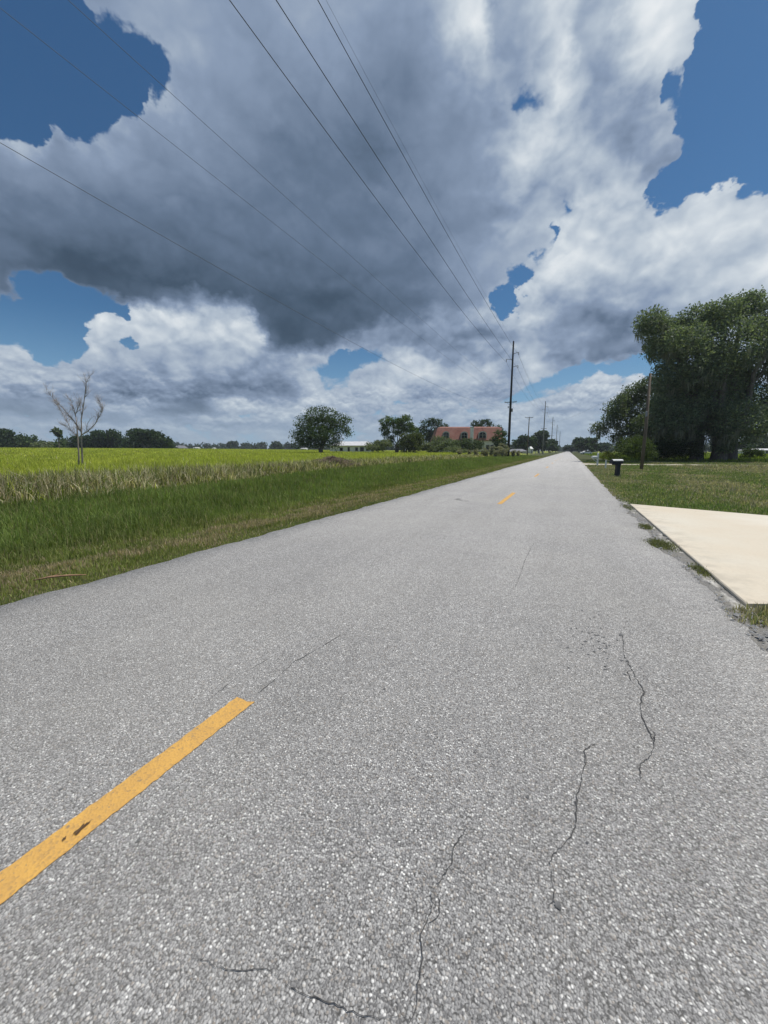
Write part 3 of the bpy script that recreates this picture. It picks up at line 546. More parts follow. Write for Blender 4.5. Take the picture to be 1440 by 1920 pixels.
# a thin broken lip down to the soil at both sides
lipL = np.stack([L_-.02, ys, np.full_like(ys, -.10)], -1); lipR = np.stack([R_+.02, ys, np.full_like(ys, -.12)], -1)
Vr = np.stack([lipL]+Vr+[lipR], 1)
nr, nc = Vr.shape[:2]
idx = np.arange(nr*nc).reshape(nr, nc)
F = np.stack([idx[:-1, :-1], idx[:-1, 1:], idx[1:, 1:], idx[1:, :-1]], -1).reshape(-1, 4)
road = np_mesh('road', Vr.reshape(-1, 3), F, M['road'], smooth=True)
tag(road, kind='structure')
def road_z(x): return max(.010*(1-((x+1.55)/3.1)**2), 0)

def jag_strip(x0, x1, y0, y1, lift, jag=.004, step=.02):
    """painted dash with uneven edges and ends"""
    n = max(int((y1-y0)/step), 4)
    ys_ = np.linspace(y0, y1, n)
    a = x0 + jag*vn(ys_, ys_*0+x0, .05) + jag*rg.normal(size=n)*.3
    b = x1 + jag*vn(ys_, ys_*0+x1+7, .05) + jag*rg.normal(size=n)*.3
    V = []
    for k in range(n):
        for c_ in (0, .33, .67, 1):
            x = a[k]*(1-c_)+b[k]*c_
            yy = ys_[k] + (rg.normal()*.01 if k in (0, n-1) else 0)
            V.append((x, yy, road_z(x)+lift))
    idx = np.arange(n*4).reshape(n, 4)
    F = np.stack([idx[:-1, :-1], idx[:-1, 1:], idx[1:, 1:], idx[1:, :-1]], -1).reshape(-1, 4)
    return np.array(V), F
DASH0 = 1.455
for i, y1 in enumerate([DASH0 + 12.05*k for k in range(0, 12)]):
    V, F = jag_strip(-1.622, -1.502, y1-3.1, y1, .004, step=.02 if i == 0 else .1)
    d = np_mesh('lane_dash', V, F, M['yellow'], road)

def crack(pts, w, mat='crack', name='crack'):
    w *= 1.25
    """a thin wandering opening, jagged at stone size"""
    P_ = [Vector((x, y)) for x, y in pts]
    fine = []
    for a, b in zip(P_[:-1], P_[1:]):
        n = max(int((b-a).length/.012), 2)
        for k in range(n):
            fine.append(a.lerp(b, k/n))
    fine.append(P_[-1])
    V = []; n = len(fine)
    off = 0
    for k, p in enumerate(fine):
        d = (fine[min(k+1, n-1)]-fine[max(k-1, 0)]).normalized(); nn_ = Vector((-d.y, d.x))
        off = off*.6 + rnd.uniform(-1, 1)*.0050
        ww = w*.62*(0.3+.7*math.sin(PI*min(max(k/n, .05), .97))**.5)*rnd.uniform(.5, 1.5)*(1.8 if rnd.random() < .06 else 1)*(.72+.28*math.sin(k*.23))
        for s in (-1, 1):
            q = p + nn_*(off + s*ww*.5)
            V.append((q.x, q.y, road_z(q.x)+.0035))
    F = np.array([(2*k, 2*k+1, 2*k+3, 2*k+2) for k in range(n-1)])
    return np_mesh(name, np.array(V), F, M[mat], road)
crack([(-0.25, 1.249), (-0.272, 1.143), (-0.274, 1.083), (-0.303, 0.99), (-0.286, 0.958), (-0.292, 0.868), (-0.286, 0.83), (-0.268, 0.79), (-0.258, 0.717), (-0.257, 0.66)], .0050)
crack([(0.202, 1.922), (0.154, 1.848), (0.153, 1.753), (0.122, 1.562), (0.115, 1.422), (0.085, 1.353), (0.043, 1.282), (0.036, 1.231)], .0068)
crack([(0.458, 3.249), (0.437, 2.902), (0.463, 2.737), (0.487, 2.505), (0.45, 2.331), (0.45, 2.172), (0.463, 2.039), (0.439, 1.955), (0.384, 1.862), (0.366, 1.761)], .0075)
crack([(-0.854, 0.542), (-0.754, 0.571), (-0.642, 0.612), (-0.558, 0.62), (-0.485, 0.636), (-0.423, 0.639), (-0.345, 0.664), (-0.271, 0.696)], .0028)
crack([(-1.545, 1.505), (-1.537, 1.601), (-1.561, 1.88), (-1.496, 2.231), (-1.466, 2.535)], .006)
crack([(-0.303, 0.99), (-0.270, 0.975), (-0.262, 0.94), (-0.286, 0.905)], .0035)
crack([(0.463, 2.737), (0.430, 2.70), (0.436, 2.60), (0.487, 2.505)], .0042)
crack([(0.45, 2.172), (0.482, 2.13), (0.47, 2.04)], .0045)
crack([(0.036, 1.231), (0.05, 1.16), (0.035, 1.10)], .0028)
crack([(-1.75, 1.35), (-1.78, 1.62), (-1.74, 1.9)], .0035)
crack([(-0.404, 3.979), (-0.403, 4.451), (-0.413, 5.165), (-0.391, 6.143)], .006)
def blotch(x, y, rx, ry, mat, name, ang=0.0, lift=.0035):
    n = 26; V = [(x, y, road_z(x)+lift)]
    for k in range(n):
        a = 2*PI*k/n; r = rnd.uniform(.45, 1.15)
        ex, ey = rx*r*math.cos(a), ry*r*math.sin(a)
        px, py = x+ex*math.cos(ang)-ey*math.sin(ang), y+ex*math.sin(ang)+ey*math.cos(ang)
        V.append((px, py, road_z(px)+lift))
    F = np.array([(0, 1+k, 1+(k+1) % n) for k in range(n)])
    return np_mesh(name, np.array(V), F, M[mat], road)
blotch(-1.545, .625, .012, .034, 'leafmulch', 'leaf_stain', .1, .0075)
blotch(-1.558, .575, .006, .010, 'leafmulch', 'leaf_stain', .4, .0075)
for k in range(46):
    blotch(.30+rnd.gauss(0, .11), 3.05+rnd.gauss(0, .26), rnd.uniform(.004, .010), rnd.uniform(.006, .018), 'tar', 'pothole_fleck', rnd.uniform(0, 3))
blotch(.455, 3.27, .018, .03, 'tar', 'pothole_fleck')
blotch(.06, 1.12, .012, .014, 'tar', 'pothole_fleck')
for k in range(26):
    blotch(rnd.uniform(-4.2, 1.2), .6+rnd.random()**1.6*9, rnd.uniform(.004, .010), rnd.uniform(.004, .012), 'tar', 'pothole_fleck')
for k in range(5):
    blotch(-2.78+rnd.gauss(0, .12), 10.85+rnd.gauss(0, .12), rnd.uniform(.06, .16), rnd.uniform(.03, .06), 'tar', 'tar_patch')

# ------------------------------------------------------------------ crumbled shoulder, driveway slab, side track
def sheet(name, xs0, xs1, ys_, zfun, mat, n=8):
    V = []
    for k, y in enumerate(ys_):
        for j in range(n):
            c_ = j/(n-1); x = xs0[k]*(1-c_)+xs1[k]*c_
            V.append((x, y, zfun(x, y)))
    idx = np.arange(len(ys_)*n).reshape(len(ys_), n)
    F = np.stack([idx[:-1, :-1], idx[:-1, 1:], idx[1:, 1:], idx[1:, :-1]], -1).reshape(-1, 4)
    return np_mesh(name, np.array(V), F, M[mat], smooth=True)
ys2 = np.linspace(1.2, 12.6, 330)
oa = sheet('gravel_shoulder', np.full(330, 1.05), 1.57+.05*vn(ys2, ys2*0, .5)+.10*np.exp(-((ys2-3.4)/.45)**2), ys2,
           lambda x, y: -.012+.008*float(vn(x*3, y, .3)), 'old_asphalt', 8)
tag(oa, kind='structure')
m_ = MB()
# flared apron of the driveway: thick slab with a rounded front edge
outl = [(1.56, 4.42), (1.555, 6.0), (1.55, 9.0), (1.545, 11.80), (3.96, 10.86), (6.2, 10.05), (9.0, 9.6), (30, 9.3), (30, 5.6), (9.0, 5.45), (4.5, 5.25), (2.6, 4.86)]
def slab(outl, z0, z1, b):
    n = len(outl); c = Vector((sum(p[0] for p in outl)/n, sum(p[1] for p in outl)/n))
    def shr(p, d):
        v_ = Vector(p)-c; return Vector(p) - v_.normalized()*d
    lo = [(*p, z0) for p in outl]; mid_ = [(*p, z1-b) for p in outl]; hi = [(*shr(p, b), z1) for p in outl]
    vs = lo+mid_+hi; fs = [tuple(range(2*n, 3*n))]
    for i in range(n):
        j = (i+1) % n
        fs += [(i, j, n+j, n+i), (n+i, n+j, 2*n+j, 2*n+i)]
    return vs, [f[::-1] for f in fs]
vs, fs = slab(outl, -.12, .022, .010)
m_.add(vs, fs)
dw = m_.build('driveway', M['concrete']); tag(dw, kind='structure')
ys3 = np.linspace(0, 1, 80)
V = []
for t_ in ys3:
    x = 1.5 + 34*t_; yc = 47.5 + 1.6*math.sin(t_*2.6) + 2.5*t_
    w = 1.7 + 1.8*math.exp(-t_*12)
    for s in (-1, -.33, .33, 1):
        yy = yc + s*w*(1+.12*float(vn(x, s, 3)))
        V.append((x, yy, zat(x, yy)+.035 - .03*(abs(s) == 1)))
idx = np.arange(80*4).reshape(80, 4)
F = np.stack([idx[:-1, :-1], idx[1:, :-1], idx[1:, 1:], idx[:-1, 1:]], -1).reshape(-1, 4)
tr = np_mesh('side_track', np.array(V), F, M['sand'], smooth=True); tag(tr, kind='structure')

# ------------------------------------------------------------------ grass
def blades(name, x, y, h, w, col, label=None, lean=.35, bend=True, parent=None, mat='blade', z=None):
    """one thin tapering blade per point"""
    n = len(x)
    a = rg.uniform(0, 2*PI, n); ln = np.abs(rg.normal(0, lean, n))*h; la = rg.uniform(0, 2*PI, n)
    z = gz(x, y) if z is None else z
    wx, wy = np.cos(a)*w*.5, np.sin(a)*w*.5
    lx, ly = np.cos(la)*ln, np.sin(la)*ln
    B = np.stack([x, y, z-.01], -1)
    v0 = B + np.stack([-wx, -wy, 0*x], -1); v1 = B + np.stack([wx, wy, 0*x], -1)
    mid_ = B + np.stack([lx*.28, ly*.28, h*.6], -1)
    v2 = mid_ + np.stack([wx*.75, wy*.75, 0*x], -1); v3 = mid_ - np.stack([wx*.75, wy*.75, 0*x], -1)
    tip = B + np.stack([lx, ly, h*np.clip(1-.25*(ln/np.maximum(h, 1e-6)), .4, 1)], -1)
    V = np.stack([v0, v1, v2, v3, tip], 1).reshape(-1, 3)
    b = (np.arange(n)*5)[:, None]
    F = np.concatenate([b+np.array([[0, 1, 2]]), b+np.array([[0, 2, 3]]), b+np.array([[3, 2, 4]])], 0)
    colr = np.repeat(col, 5, 0)
    o = np_mesh(name, V, F, M[mat], parent, colr)
    return o

def polar(n, r0, r1, a0, a1, p=1.5):
    """points whose density falls off as 1/r^p"""
    u = rg.random(n); e = 2-p
    r = (r0**e + u*(r1**e-r0**e))**(1/e)
    a = np.radians(rg.uniform(a0, a1, n))
    return r*np.sin(a), r*np.cos(a), r

def mixc(a, b, t): return np.asarray(a)[None]*(1-t[:, None]) + np.asarray(b)[None]*t[:, None]

# left verge: lush green, browner and shorter towards the road
def tall_edge(y): return -12.2 - 2.7*sm((y-6)/18) - .06*np.maximum(y-24, 0)*0.5 + .35*vn(y, y*0, 2.2)
x, y, r = polar(760000, 3.2, 130, -80, 12, 1.62)
k = (x < edge_l(y)+.03) & (x > tall_edge(y)-.5)
x, y, r = x[k], y[k], r[k]
d = -4.58-x
dryn = vn(x, y*.35, .9) + .5*vn(x, y, .35, 3)
dry = np.clip((dryn+.40)*1.5, 0, 1)*np.exp(-((d-1.25)/.75)**2)*1.3 + np.clip(vn(x, y, 1.6, 4)-.35, 0, 1)*.8*sm((5-d)/4)
dry = np.clip(dry, 0, .95)
isdry = rg.random(len(x)) < dry
lush = sm((d-1.2)/2.6)
h = (.035 + .05*sm(d/.6) + .22*lush)*rg.uniform(.55, 1.3, len(x))*(1+.25*vn(x, y, .8, 1))
h = np.where(isdry, h*.75+.02, h)
w = np.clip(.0035+.0011*r, .004, .05)
g1 = mixc((.235, .26, .085), (.175, .235, .065), np.clip(lush+rg.normal(0, .2, len(x)), 0, 1))
g1 *= (1+.30*vn(x, y, 1.3, 2))[:, None]
dd = mixc((.52, .42, .29), (.33, .26, .17), rg.random(len(x)))
col = np.where(isdry[:, None], dd, g1)*rg.uniform(.65, 1.35, (len(x), 1))
straw = rg.random(len(x)) < .11
col[straw] = (.30, .27, .14)
tag(blades('verge_grass', x, y, h, w, np.clip(col, .01, 1)), kind='stuff')

# tall unmown field to the left: dull seed heads along its edge, yellow green beyond
x, y, r = polar(620000, 8, 210, -82, 9, 1.55)
k = x < tall_edge(y)
x, y, r = x[k], y[k], r[k]
d = tall_edge(y)-x
edge_ = np.exp(-d/3.2)
h = (.78+.15*vn(x, y, 2.5)+.20*vn(x, y, .40, 2)*edge_**.3)*rg.uniform(.6, 1.15, len(x))*(.55+.45*sm(d/1.0))
h *= 1-.35*sm((r-60)/90)
w = np.clip(.008+.0014*r, .010, .14)
fy = np.clip(sm((d-2.5)/5)+.30*vn(x, y, 3.0, 3)+.2*vn(x, y, .9, 1), 0, 1)
fieldc = mixc((.42, .43, .075), (.31, .36, .06), np.clip(.5+.5*vn(x, y*.4, 6), 0, 1))
brown = mixc((.20, .165, .10), (.74, .65, .48), rg.random(len(x))**1.4)
greenish = mixc((.085, .13, .03), (.16, .18, .05), rg.random(len(x)))
pick = rg.random(len(x))
col = np.where((pick < fy)[:, None], fieldc, np.where((pick < fy+(1-fy)*.62)[:, None], brown, greenish))
tuft = (vn(x, y, 1.1, 5) > .75) & (d < 12)
col[tuft] = col[tuft]*.5+np.array([.36, .30, .20])*.5
col = col*(rg.uniform(.35, 1.0, (len(x), 1))**.8*1.6)*(1+.30*vn(x, y, .5, 6)+.20*vn(x, y, 6.0, 4))[:, None]
tag(blades('field_grass', x, y, h, w, np.clip(col, .01, 1), lean=.45), kind='stuff')

# right verge and lawn
x, y, r = polar(640000, 3.4, 95, .3, 76, 1.55)
inslab = (y > 4.38+.40*np.minimum(x-1.56, 3)) & (y < 11.9-.38*(x-1.5)) & (x < 3.9) | (x >= 3.9) & (y > 5.15) & (y < 10.95-.36*np.minimum(x-3.9, 4))
nt = vn(x, y, .5, 1)
yc = 47.5 + 1.6*np.sin((x-1.5)/34*2.6) + 2.5*(x-1.5)/34
intrack = (np.abs(y-yc) < 1.6+1.8*np.exp(-(x-1.5)/34*12)) & (x > 1)
beside = (x < 1.62) & (y < 12) & ~((np.abs(y-6.95) < .45) | (np.abs(y-5.6) < .22) | (np.abs(y-8.9) < .15) | ((y > 3.95) & (y < 4.42)))
k = (x > edge_r(y)-.02) & ~inslab & ~intrack & ~beside & (y < 66)
x, y, r, nt = x[k], y[k], r[k], nt[k]
d = x-edge_r(y)
dry = np.clip(.14+.40*np.exp(-d/.5) + .8*np.clip(vn(x*.5, y*.35, 1.8, 2)*1.5+.05, 0, 1) + .9*np.exp(-((y-(30.5-3.3*x*.95))/2.0)**2)*(x > 1.8)*(x < 6)*.55 + 1.1*sm((x-7.5)/2.5)*np.exp(-((y-42)/7.5)**2)*np.clip(.75+.5*vn(x, y, 2.0, 6), 0, 1), 0, .92)
isdry = rg.random(len(x)) < dry
mound = np.exp(-((x-14)/5.0)**2-((y-42)/3.0)**2)
h = (.05+.05*sm(d/1.0)+.04*((y < 4.5) & (x < 2.2)))*rg.uniform(.5, 1.4, len(x))*(1+.3*vn(x, y, .9)) + .35*mound*rg.random(len(x))
w = np.clip(.0035+.0013*r, .004, .06)
gcol = mixc((.16, .225, .085), (.23, .26, .115), np.clip(.5+.5*vn(x, y, 2.4, 3)+rg.normal(0, .15, len(x)), 0, 1))
dd = mixc((.46, .41, .32), (.29, .25, .18), rg.random(len(x)))
col = np.where(isdry[:, None], dd, gcol)*rg.uniform(.65, 1.3, (len(x), 1))
tag(blades('lawn_grass', x, y, h, w, np.clip(col, .01, 1), lean=.45), kind='stuff')

# bright field beyond the oaks on the right
x, y, r = polar(120000, 60, 260, 1, 60, 1.4)
k = (x > 6) & (y > 63)
x, y, r = x[k], y[k], r[k]
h = rg.uniform(.25, .6, len(x)); w = np.clip(.0012*r, .05, .2)
col = mixc((.24, .29, .06), (.15, .21, .045), np.clip(.5+.5*vn(x, y, 9), 0, 1))*rg.uniform(.7, 1.25, (len(x), 1))
tag(blades('far_field_grass', x, y, h, w, col), kind='stuff')

# ------------------------------------------------------------------ trees
def leaf_cloud(blobs, per, leaf, c1, c2, clump=.75, sub=30, inner=.18, squash=.8, droop=0.0, seed=0):
    """leaf sized faces gathered in many small clumps over the shells of several crown lobes"""
    r_ = np.random.default_rng(seed)
    CS = []; CR = []; TT = []
    tot = sum(b[3]**2 for b in blobs)
    for (bx, by, bz, br) in blobs:
        n = max(int(sub*len(blobs)*br**2/tot), 4)
        dvec = r_.normal(size=(n, 3)); dvec /= np.linalg.norm(dvec, axis=1)[:, None]
        rr = br*np.where(r_.random(n) < inner, r_.uniform(.2, .7, n), r_.uniform(.72, 1.12, n))
        p = dvec*rr[:, None]*np.array([1, 1, squash]) + np.array([bx, by, bz])
        CS.append(p); CR.append(clump*r_.uniform(.5, 1.25, n)); TT.append(r_.uniform(0, 1, n))
    CS = np.concatenate(CS); CR = np.concatenate(CR); TT = np.concatenate(TT)
    n = per
    ci = r_.choice(len(CS), n, p=CR**1.6/np.sum(CR**1.6))
    off = r_.normal(size=(n, 3)); off /= np.linalg.norm(off, axis=1)[:, None]
    off *= (r_.random(n)**.45)[:, None]*CR[ci][:, None]
    off[:, 2] = off[:, 2]*.65 - droop*np.abs(off[:, 0])*.5
    c = CS[ci]+off
    s = leaf*r_.uniform(.6, 1.35, n)
    a = r_.normal(size=(n, 3)); a /= np.linalg.norm(a, axis=1)[:, None]
    b = np.cross(a, r_.normal(size=(n, 3))); b /= np.linalg.norm(b, axis=1)[:, None]
    a *= s[:, None]; b *= (s*.62)[:, None]
    V = np.stack([c-a, c-b*.9+a*.1, c+a, c+b*.9+a*.1], 1).reshape(-1, 3)
    F = np.arange(n*4).reshape(n, 4)
    t_ = np.clip(TT[ci]*.7+r_.uniform(-.15, .45, n), 0, 1)
    col = mixc(c1, c2, t_)*r_.uniform(.75, 1.25, (n, 1))
    return V, F, np.repeat(np.clip(col, .004, 1), 4, 0)

def limbs(mb, base, top_pts, r0, fork=.35, seed=0, n=7):
    r_ = random.Random(seed)
    base = Vector(base)
    for tp in top_pts:
        tp = Vector(tp); k = 6; pts = []; rad = []
        for i in range(k+1):
            t_ = i/k
            p = base.lerp(tp, t_)
            p.x = base.x + (tp.x-base.x)*t_**1.5; p.y = base.y+(tp.y-base.y)*t_**1.5
            if 0 < i < k: p += Vector((r_.uniform(-1, 1), r_.uniform(-1, 1), r_.uniform(-.5, .5)))*(tp-base).length*.035
            pts.append(p); rad.append(r0*(1-.82*t_)*(1.35 if i == 0 else 1))
        mb.tube(pts, rad, n)

def tree(name, label, px, depth, width, height, cols, leaves, leaf=None, lobes=9, trunk=.16, seed=0, low=.0, cat='tree', group=None, blobs=None, z0=None):
    x, y = at(px, depth)
    z = zat(x, y) if z0 is None else z0
    e = empty(name, (x, y, z), YAW); tag(e, label, cat, group)
    r_ = random.Random(seed)
    if blobs is None:
        blobs = []
        cz = height*(low+(1-low)*.5)
        hw, hh = width/2, height*(1-low)/2
        blobs.append((0, 0, cz+hh*.1, min(hw, hh)*.72))
        for i in range(lobes):
            a = 2*PI*(i+r_.random()*.7)/lobes; q = r_.uniform(-.75, .85)
            rr = math.sqrt(max(1-q*q, 0))
            br = min(hw, hh)*r_.uniform(.30, .46)
            blobs.append((math.cos(a)*(hw-br)*rr, math.sin(a)*(hw-br)*rr*.8, cz+q*(hh-br), br))
    lf = leaf or depth/384*1.3
    V, F, col = leaf_cloud(blobs, leaves, lf, *cols, clump=max(width*.085, lf*1.5), sub=60, seed=seed)
    np_mesh('crown', V, F, M['leaf'], e, col)
    if trunk > 0:
        mb = MB(); r0 = max(width*.022, .12)
        limbs(mb, (0, 0, -.3), [(b[0]*.75, b[1]*.75, b[2]) for b in blobs[:6]], r0, seed=seed)
        mb.build('trunk', M['bark'], e, True)
    return e

DK = ((.020, .042, .020), (.055, .090, .034))
MD = ((.032, .062, .024), (.080, .120, .036))
OL = ((.050, .070, .020), (.105, .125, .036))
PL = ((.11, .14, .08), (.20, .225, .135))
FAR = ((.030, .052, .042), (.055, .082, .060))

# the far wood lines (each one mass)
def woods(name, px0, px1, depth, hts, cols, leaves, label, seed=0, leaf=None, thick=14):
    r_ = np.random.default_rng(seed)
    bl = []
    n = max(int((px1-px0)/720*depth/ (depth*.018)), 6)
    for i in range(n):
        px = px0+(px1-px0)*(i+r_.random())/n
        h = np.interp(px, [a for a, b in hts], [b for a, b in hts])
        dd = depth + r_.uniform(0, thick)
        x, y = at(px, dd); H_ = (846-h)/720*dd+EYE
        H_ *= r_.uniform(.66, 1.10)
        base = zat(x, y)
        br = H_*.30
        for q in range(3):
            bl.append((x+r_.normal()*br*.7, y+r_.normal()*br*.7, base*.5+H_*(.22+.56*q/2)-.0, br*r_.uniform(.7, 1.05)*(1-.15*q)))
    V, F, col = leaf_cloud(bl, leaves, leaf or depth/384*1.3, *cols, clump=depth*.012, sub=len(bl)*9, seed=seed)
    o = np_mesh(name, V, F, M['leaf'], None, col)
    tag(o, label, 'woods', kind='stuff')
    return o
woods('wood', -190, 135, 205, [(-190, 812), (0, 822), (25, 816), (45, 818), (70, 823), (90, 822), (135, 823)], MD, 16000, 'dark green wood along the far edge of the field at the left', 1)
woods('wood', 135, 322, 215, [(135, 820), (160, 816), (200, 808), (240, 811), (250, 808), (300, 809), (310, 822), (322, 826)], DK, 20000, 'darker dense wood behind the bare dead tree', 2)
woods('wood', 318, 700, 620, [(318, 832), (360, 833), (430, 833), (545, 832), (700, 834)], FAR, 14000, 'low faint tree line far off across the yellow green field', 3, thick=60)
woods('wood', 640, 1000, 340, [(640, 838), (800, 832), (1000, 838)], FAR, 10000, 'far trees glimpsed behind the red roofed house', 4, thick=40)
woods('wood', 1035, 1090, 700, [(1035, 842), (1055, 841), (1070, 842), (1090, 838)], FAR, 3000, 'tiny hazy trees where the road vanishes', 5, thick=60)
woods('wood', 1085, 1560, 330, [(1085, 832), (1150, 834), (1200, 830), (1400, 834), (1430, 824), (1560, 820)], FAR, 16000, 'low tree line beyond the bright field at the right', 6, thick=40)

tree('broadleaf_tree', 'dark rounded tree at the left end of the far wood', 2, 195, 15, 12.5, DK, 2600, seed=21)
tree('broadleaf_tree', 'widest round tree at the right end of the dark wood', 272, 208, 17, 12.5, DK, 3200, seed=22)
tree('broadleaf_tree', 'small dark bushy tree at the tip of the wood', 310, 212, 8, 7.5, DK, 1200, seed=23)
tree('broadleaf_tree', 'thin ragged tree standing above the wood left of the dead tree', 112, 200, 4.2, 11.6, MD, 500, seed=27, low=.45)
tree('bush', 'pale green bush in front of the wood left of the dead tree', 82, 190, 9, 4.2, PL, 1000, seed=24, cat='bush', trunk=0)
tree('broadleaf_tree', 'small round far tree alone on the low tree line', 437, 520, 16, 13.5, FAR, 900, seed=25)
tree('broadleaf_tree', 'small pointed far tree left of the big round tree', 520, 480, 13, 11, FAR, 700, seed=26)

# big round tree in front of the white house
tree('broadleaf_tree', 'big round dark tree standing beside the low white house', 603, 112, 17.6, 14.6, ((.026, .054, .020), (.090, .135, .036)), 15000, leaf=.22, seed=31,
     blobs=[(-5.2, 0, 5.2, 3.0), (-4.6, 1, 8.6, 2.9), (-1.6, 0, 10.9, 2.9), (1.8, 0, 10.7, 2.9), (4.4, 0, 9.2, 2.4), (7.2, 0, 9.6, 1.5), (6.0, 0, 6.6, 2.2), (7.8, 0, 6.0, 1.0), (2.4, -1, 5.2, 3.2), (-1.5, -1.5, 5.6, 3.6), (-5.6, 0, 3.4, 2.2), (0, 2.5, 7.5, 4.2), (3.6, 1, 3.4, 2.0), (-2.5, 1, 3.4, 2.2)])
# open crowned tree left of the red roofed house
tree('broadleaf_tree', 'open crowned tree with twin domes left of the red roofed house', 744, 120, 11.5, 12, ((.035, .07, .022), (.12, .17, .045)), 7500, leaf=.22, seed=32,
     blobs=[(-3.0, 0, 9.6, 1.9), (-3.4, 0, 7.3, 1.6), (.2, 0, 9.2, 1.7), (2.6, 0, 10.0, 1.9), (3.6, 0, 7.8, 1.8), (5.0, 0, 7.2, 1.2), (.6, 0, 7.2, 1.9), (-3.7, 0, 5.8, .9), (-1.8, 1, 4.6, 1.0), (-2.2, 0, 3.6, .9)])
tree('broadleaf_tree', 'dark tree with ragged top behind the left end of the red roof', 808, 165, 15.5, 14.4, DK, 6500, leaf=.32, seed=33,
     blobs=[(-4.4, 0, 8.4, 2.5), (-2.6, 0, 11.6, 2.0), (.2, 0, 12.5, 1.9), (2.8, 0, 12.3, 1.8), (5.8, 0, 10.6, 1.5), (2.4, 0, 9.0, 3.2), (-2.0, 0, 7.2, 3.0), (-5.8, 0, 5.2, 2.4), (1.0, 0, 5.0, 3.6)])
tree('broadleaf_tree', 'dark tree rising behind the right half of the red roof', 898, 175, 12, 14.2, DK, 3600, leaf=.34, seed=34,
     blobs=[(-2.6, 0, 12.6, 1.5), (.0, 0, 12.0, 1.5), (2.2, 0, 13.6, 1.6), (4.2, 0, 12.2, 1.5), (0, 0, 9, 4), (8, 0, 10, 2.2), (9.5, 0, 8.6, 1.8)])
tree('bush', 'round dark olive bush left of the red roofed house', 770, 112, 8.2, 7.0, OL, 7500, leaf=.2, seed=35, cat='bush', trunk=0, lobes=12, low=-.08)
tree('bush', 'pale loose bush between the white house and the olive bush', 712, 116, 9.0, 4.9, PL, 4200, leaf=.2, seed=36, cat='bush', trunk=0, low=-.1)
tree('bush', 'low pale bush just right of the olive bush', 806, 116, 6.5, 4.0, PL, 2500, leaf=.2, seed=37, cat='bush', trunk=0, low=-.1)
tree('bush', 'wide grey green bush below the left dormer of the red roofed house', 833, 119, 9.5, 6.0, ((.08, .11, .055), (.16, .195, .11)), 5200, leaf=.2, seed=38, cat='bush', trunk=0, low=-.1)
tree('bush', 'mid green bush below the chimney of the red roofed house', 883, 117, 8.5, 5.7, ((.035, .06, .024), (.085, .115, .05)), 4700, leaf=.2, seed=39, cat='bush', trunk=0, low=-.1)
tree('bush', 'dark green small tree at the right end of the red roofed house', 936, 112, 5.5, 8.0, MD, 3400, leaf=.2, seed=40, cat='bush', trunk=0, low=-.05)
tree('bush', 'small pale bush beside the road pole and red roofed house', 855, 106, 6.5, 2.9, PL, 1800, leaf=.16, seed=41, cat='bush', trunk=0, low=-.1)

# trees down the road
tree('broadleaf_tree', 'dark rounded tree behind the crossarm pole at the road side', 984, 215, 13, 10.5, DK, 2600, seed=51)
tree('broadleaf_tree', 'taller dark tree behind the second tall pole down the road', 1010, 225, 13, 14.5, DK, 2800, seed=52)
tree('broadleaf_tree', 'dark tree farther down the left of the road', 1030, 260, 13, 10.0, DK, 1800, seed=53)
tree('broadleaf_tree', 'hazy low tree on the far left of the road', 966, 330, 20, 8.0, FAR, 1200, seed=55)
tree('broadleaf_tree', 'dark broad tree at the far right of the road', 1096, 235, 17, 10.0, DK, 3000, seed=54)
tree('broadleaf_tree', 'smaller dark tree beyond the white mailbox', 1128, 260, 12, 7.5, FAR, 1400, seed=56)
tree('broadleaf_tree', 'low hazy tree next to the vanishing road at its right', 1072, 330, 14, 7.0, FAR, 900, seed=57)
tree('broadleaf_tree', 'dark far tree right of the live oaks near the picture edge', 1432, 150, 14, 8.2, DK, 2400, seed=58)
tree('broadleaf_tree', 'small dark tree seen under the live oak crown at the right', 1394, 160, 5.5, 6.3, MD, 900, seed=59)
tree('bush', 'lone dark green shrub on the bright field right of the oaks', 1411, 60, 3.3, 2.2, ((.02, .04, .014), (.055, .085, .024)), 2600, leaf=.09, seed=60, cat='bush', trunk=0, low=-.1)

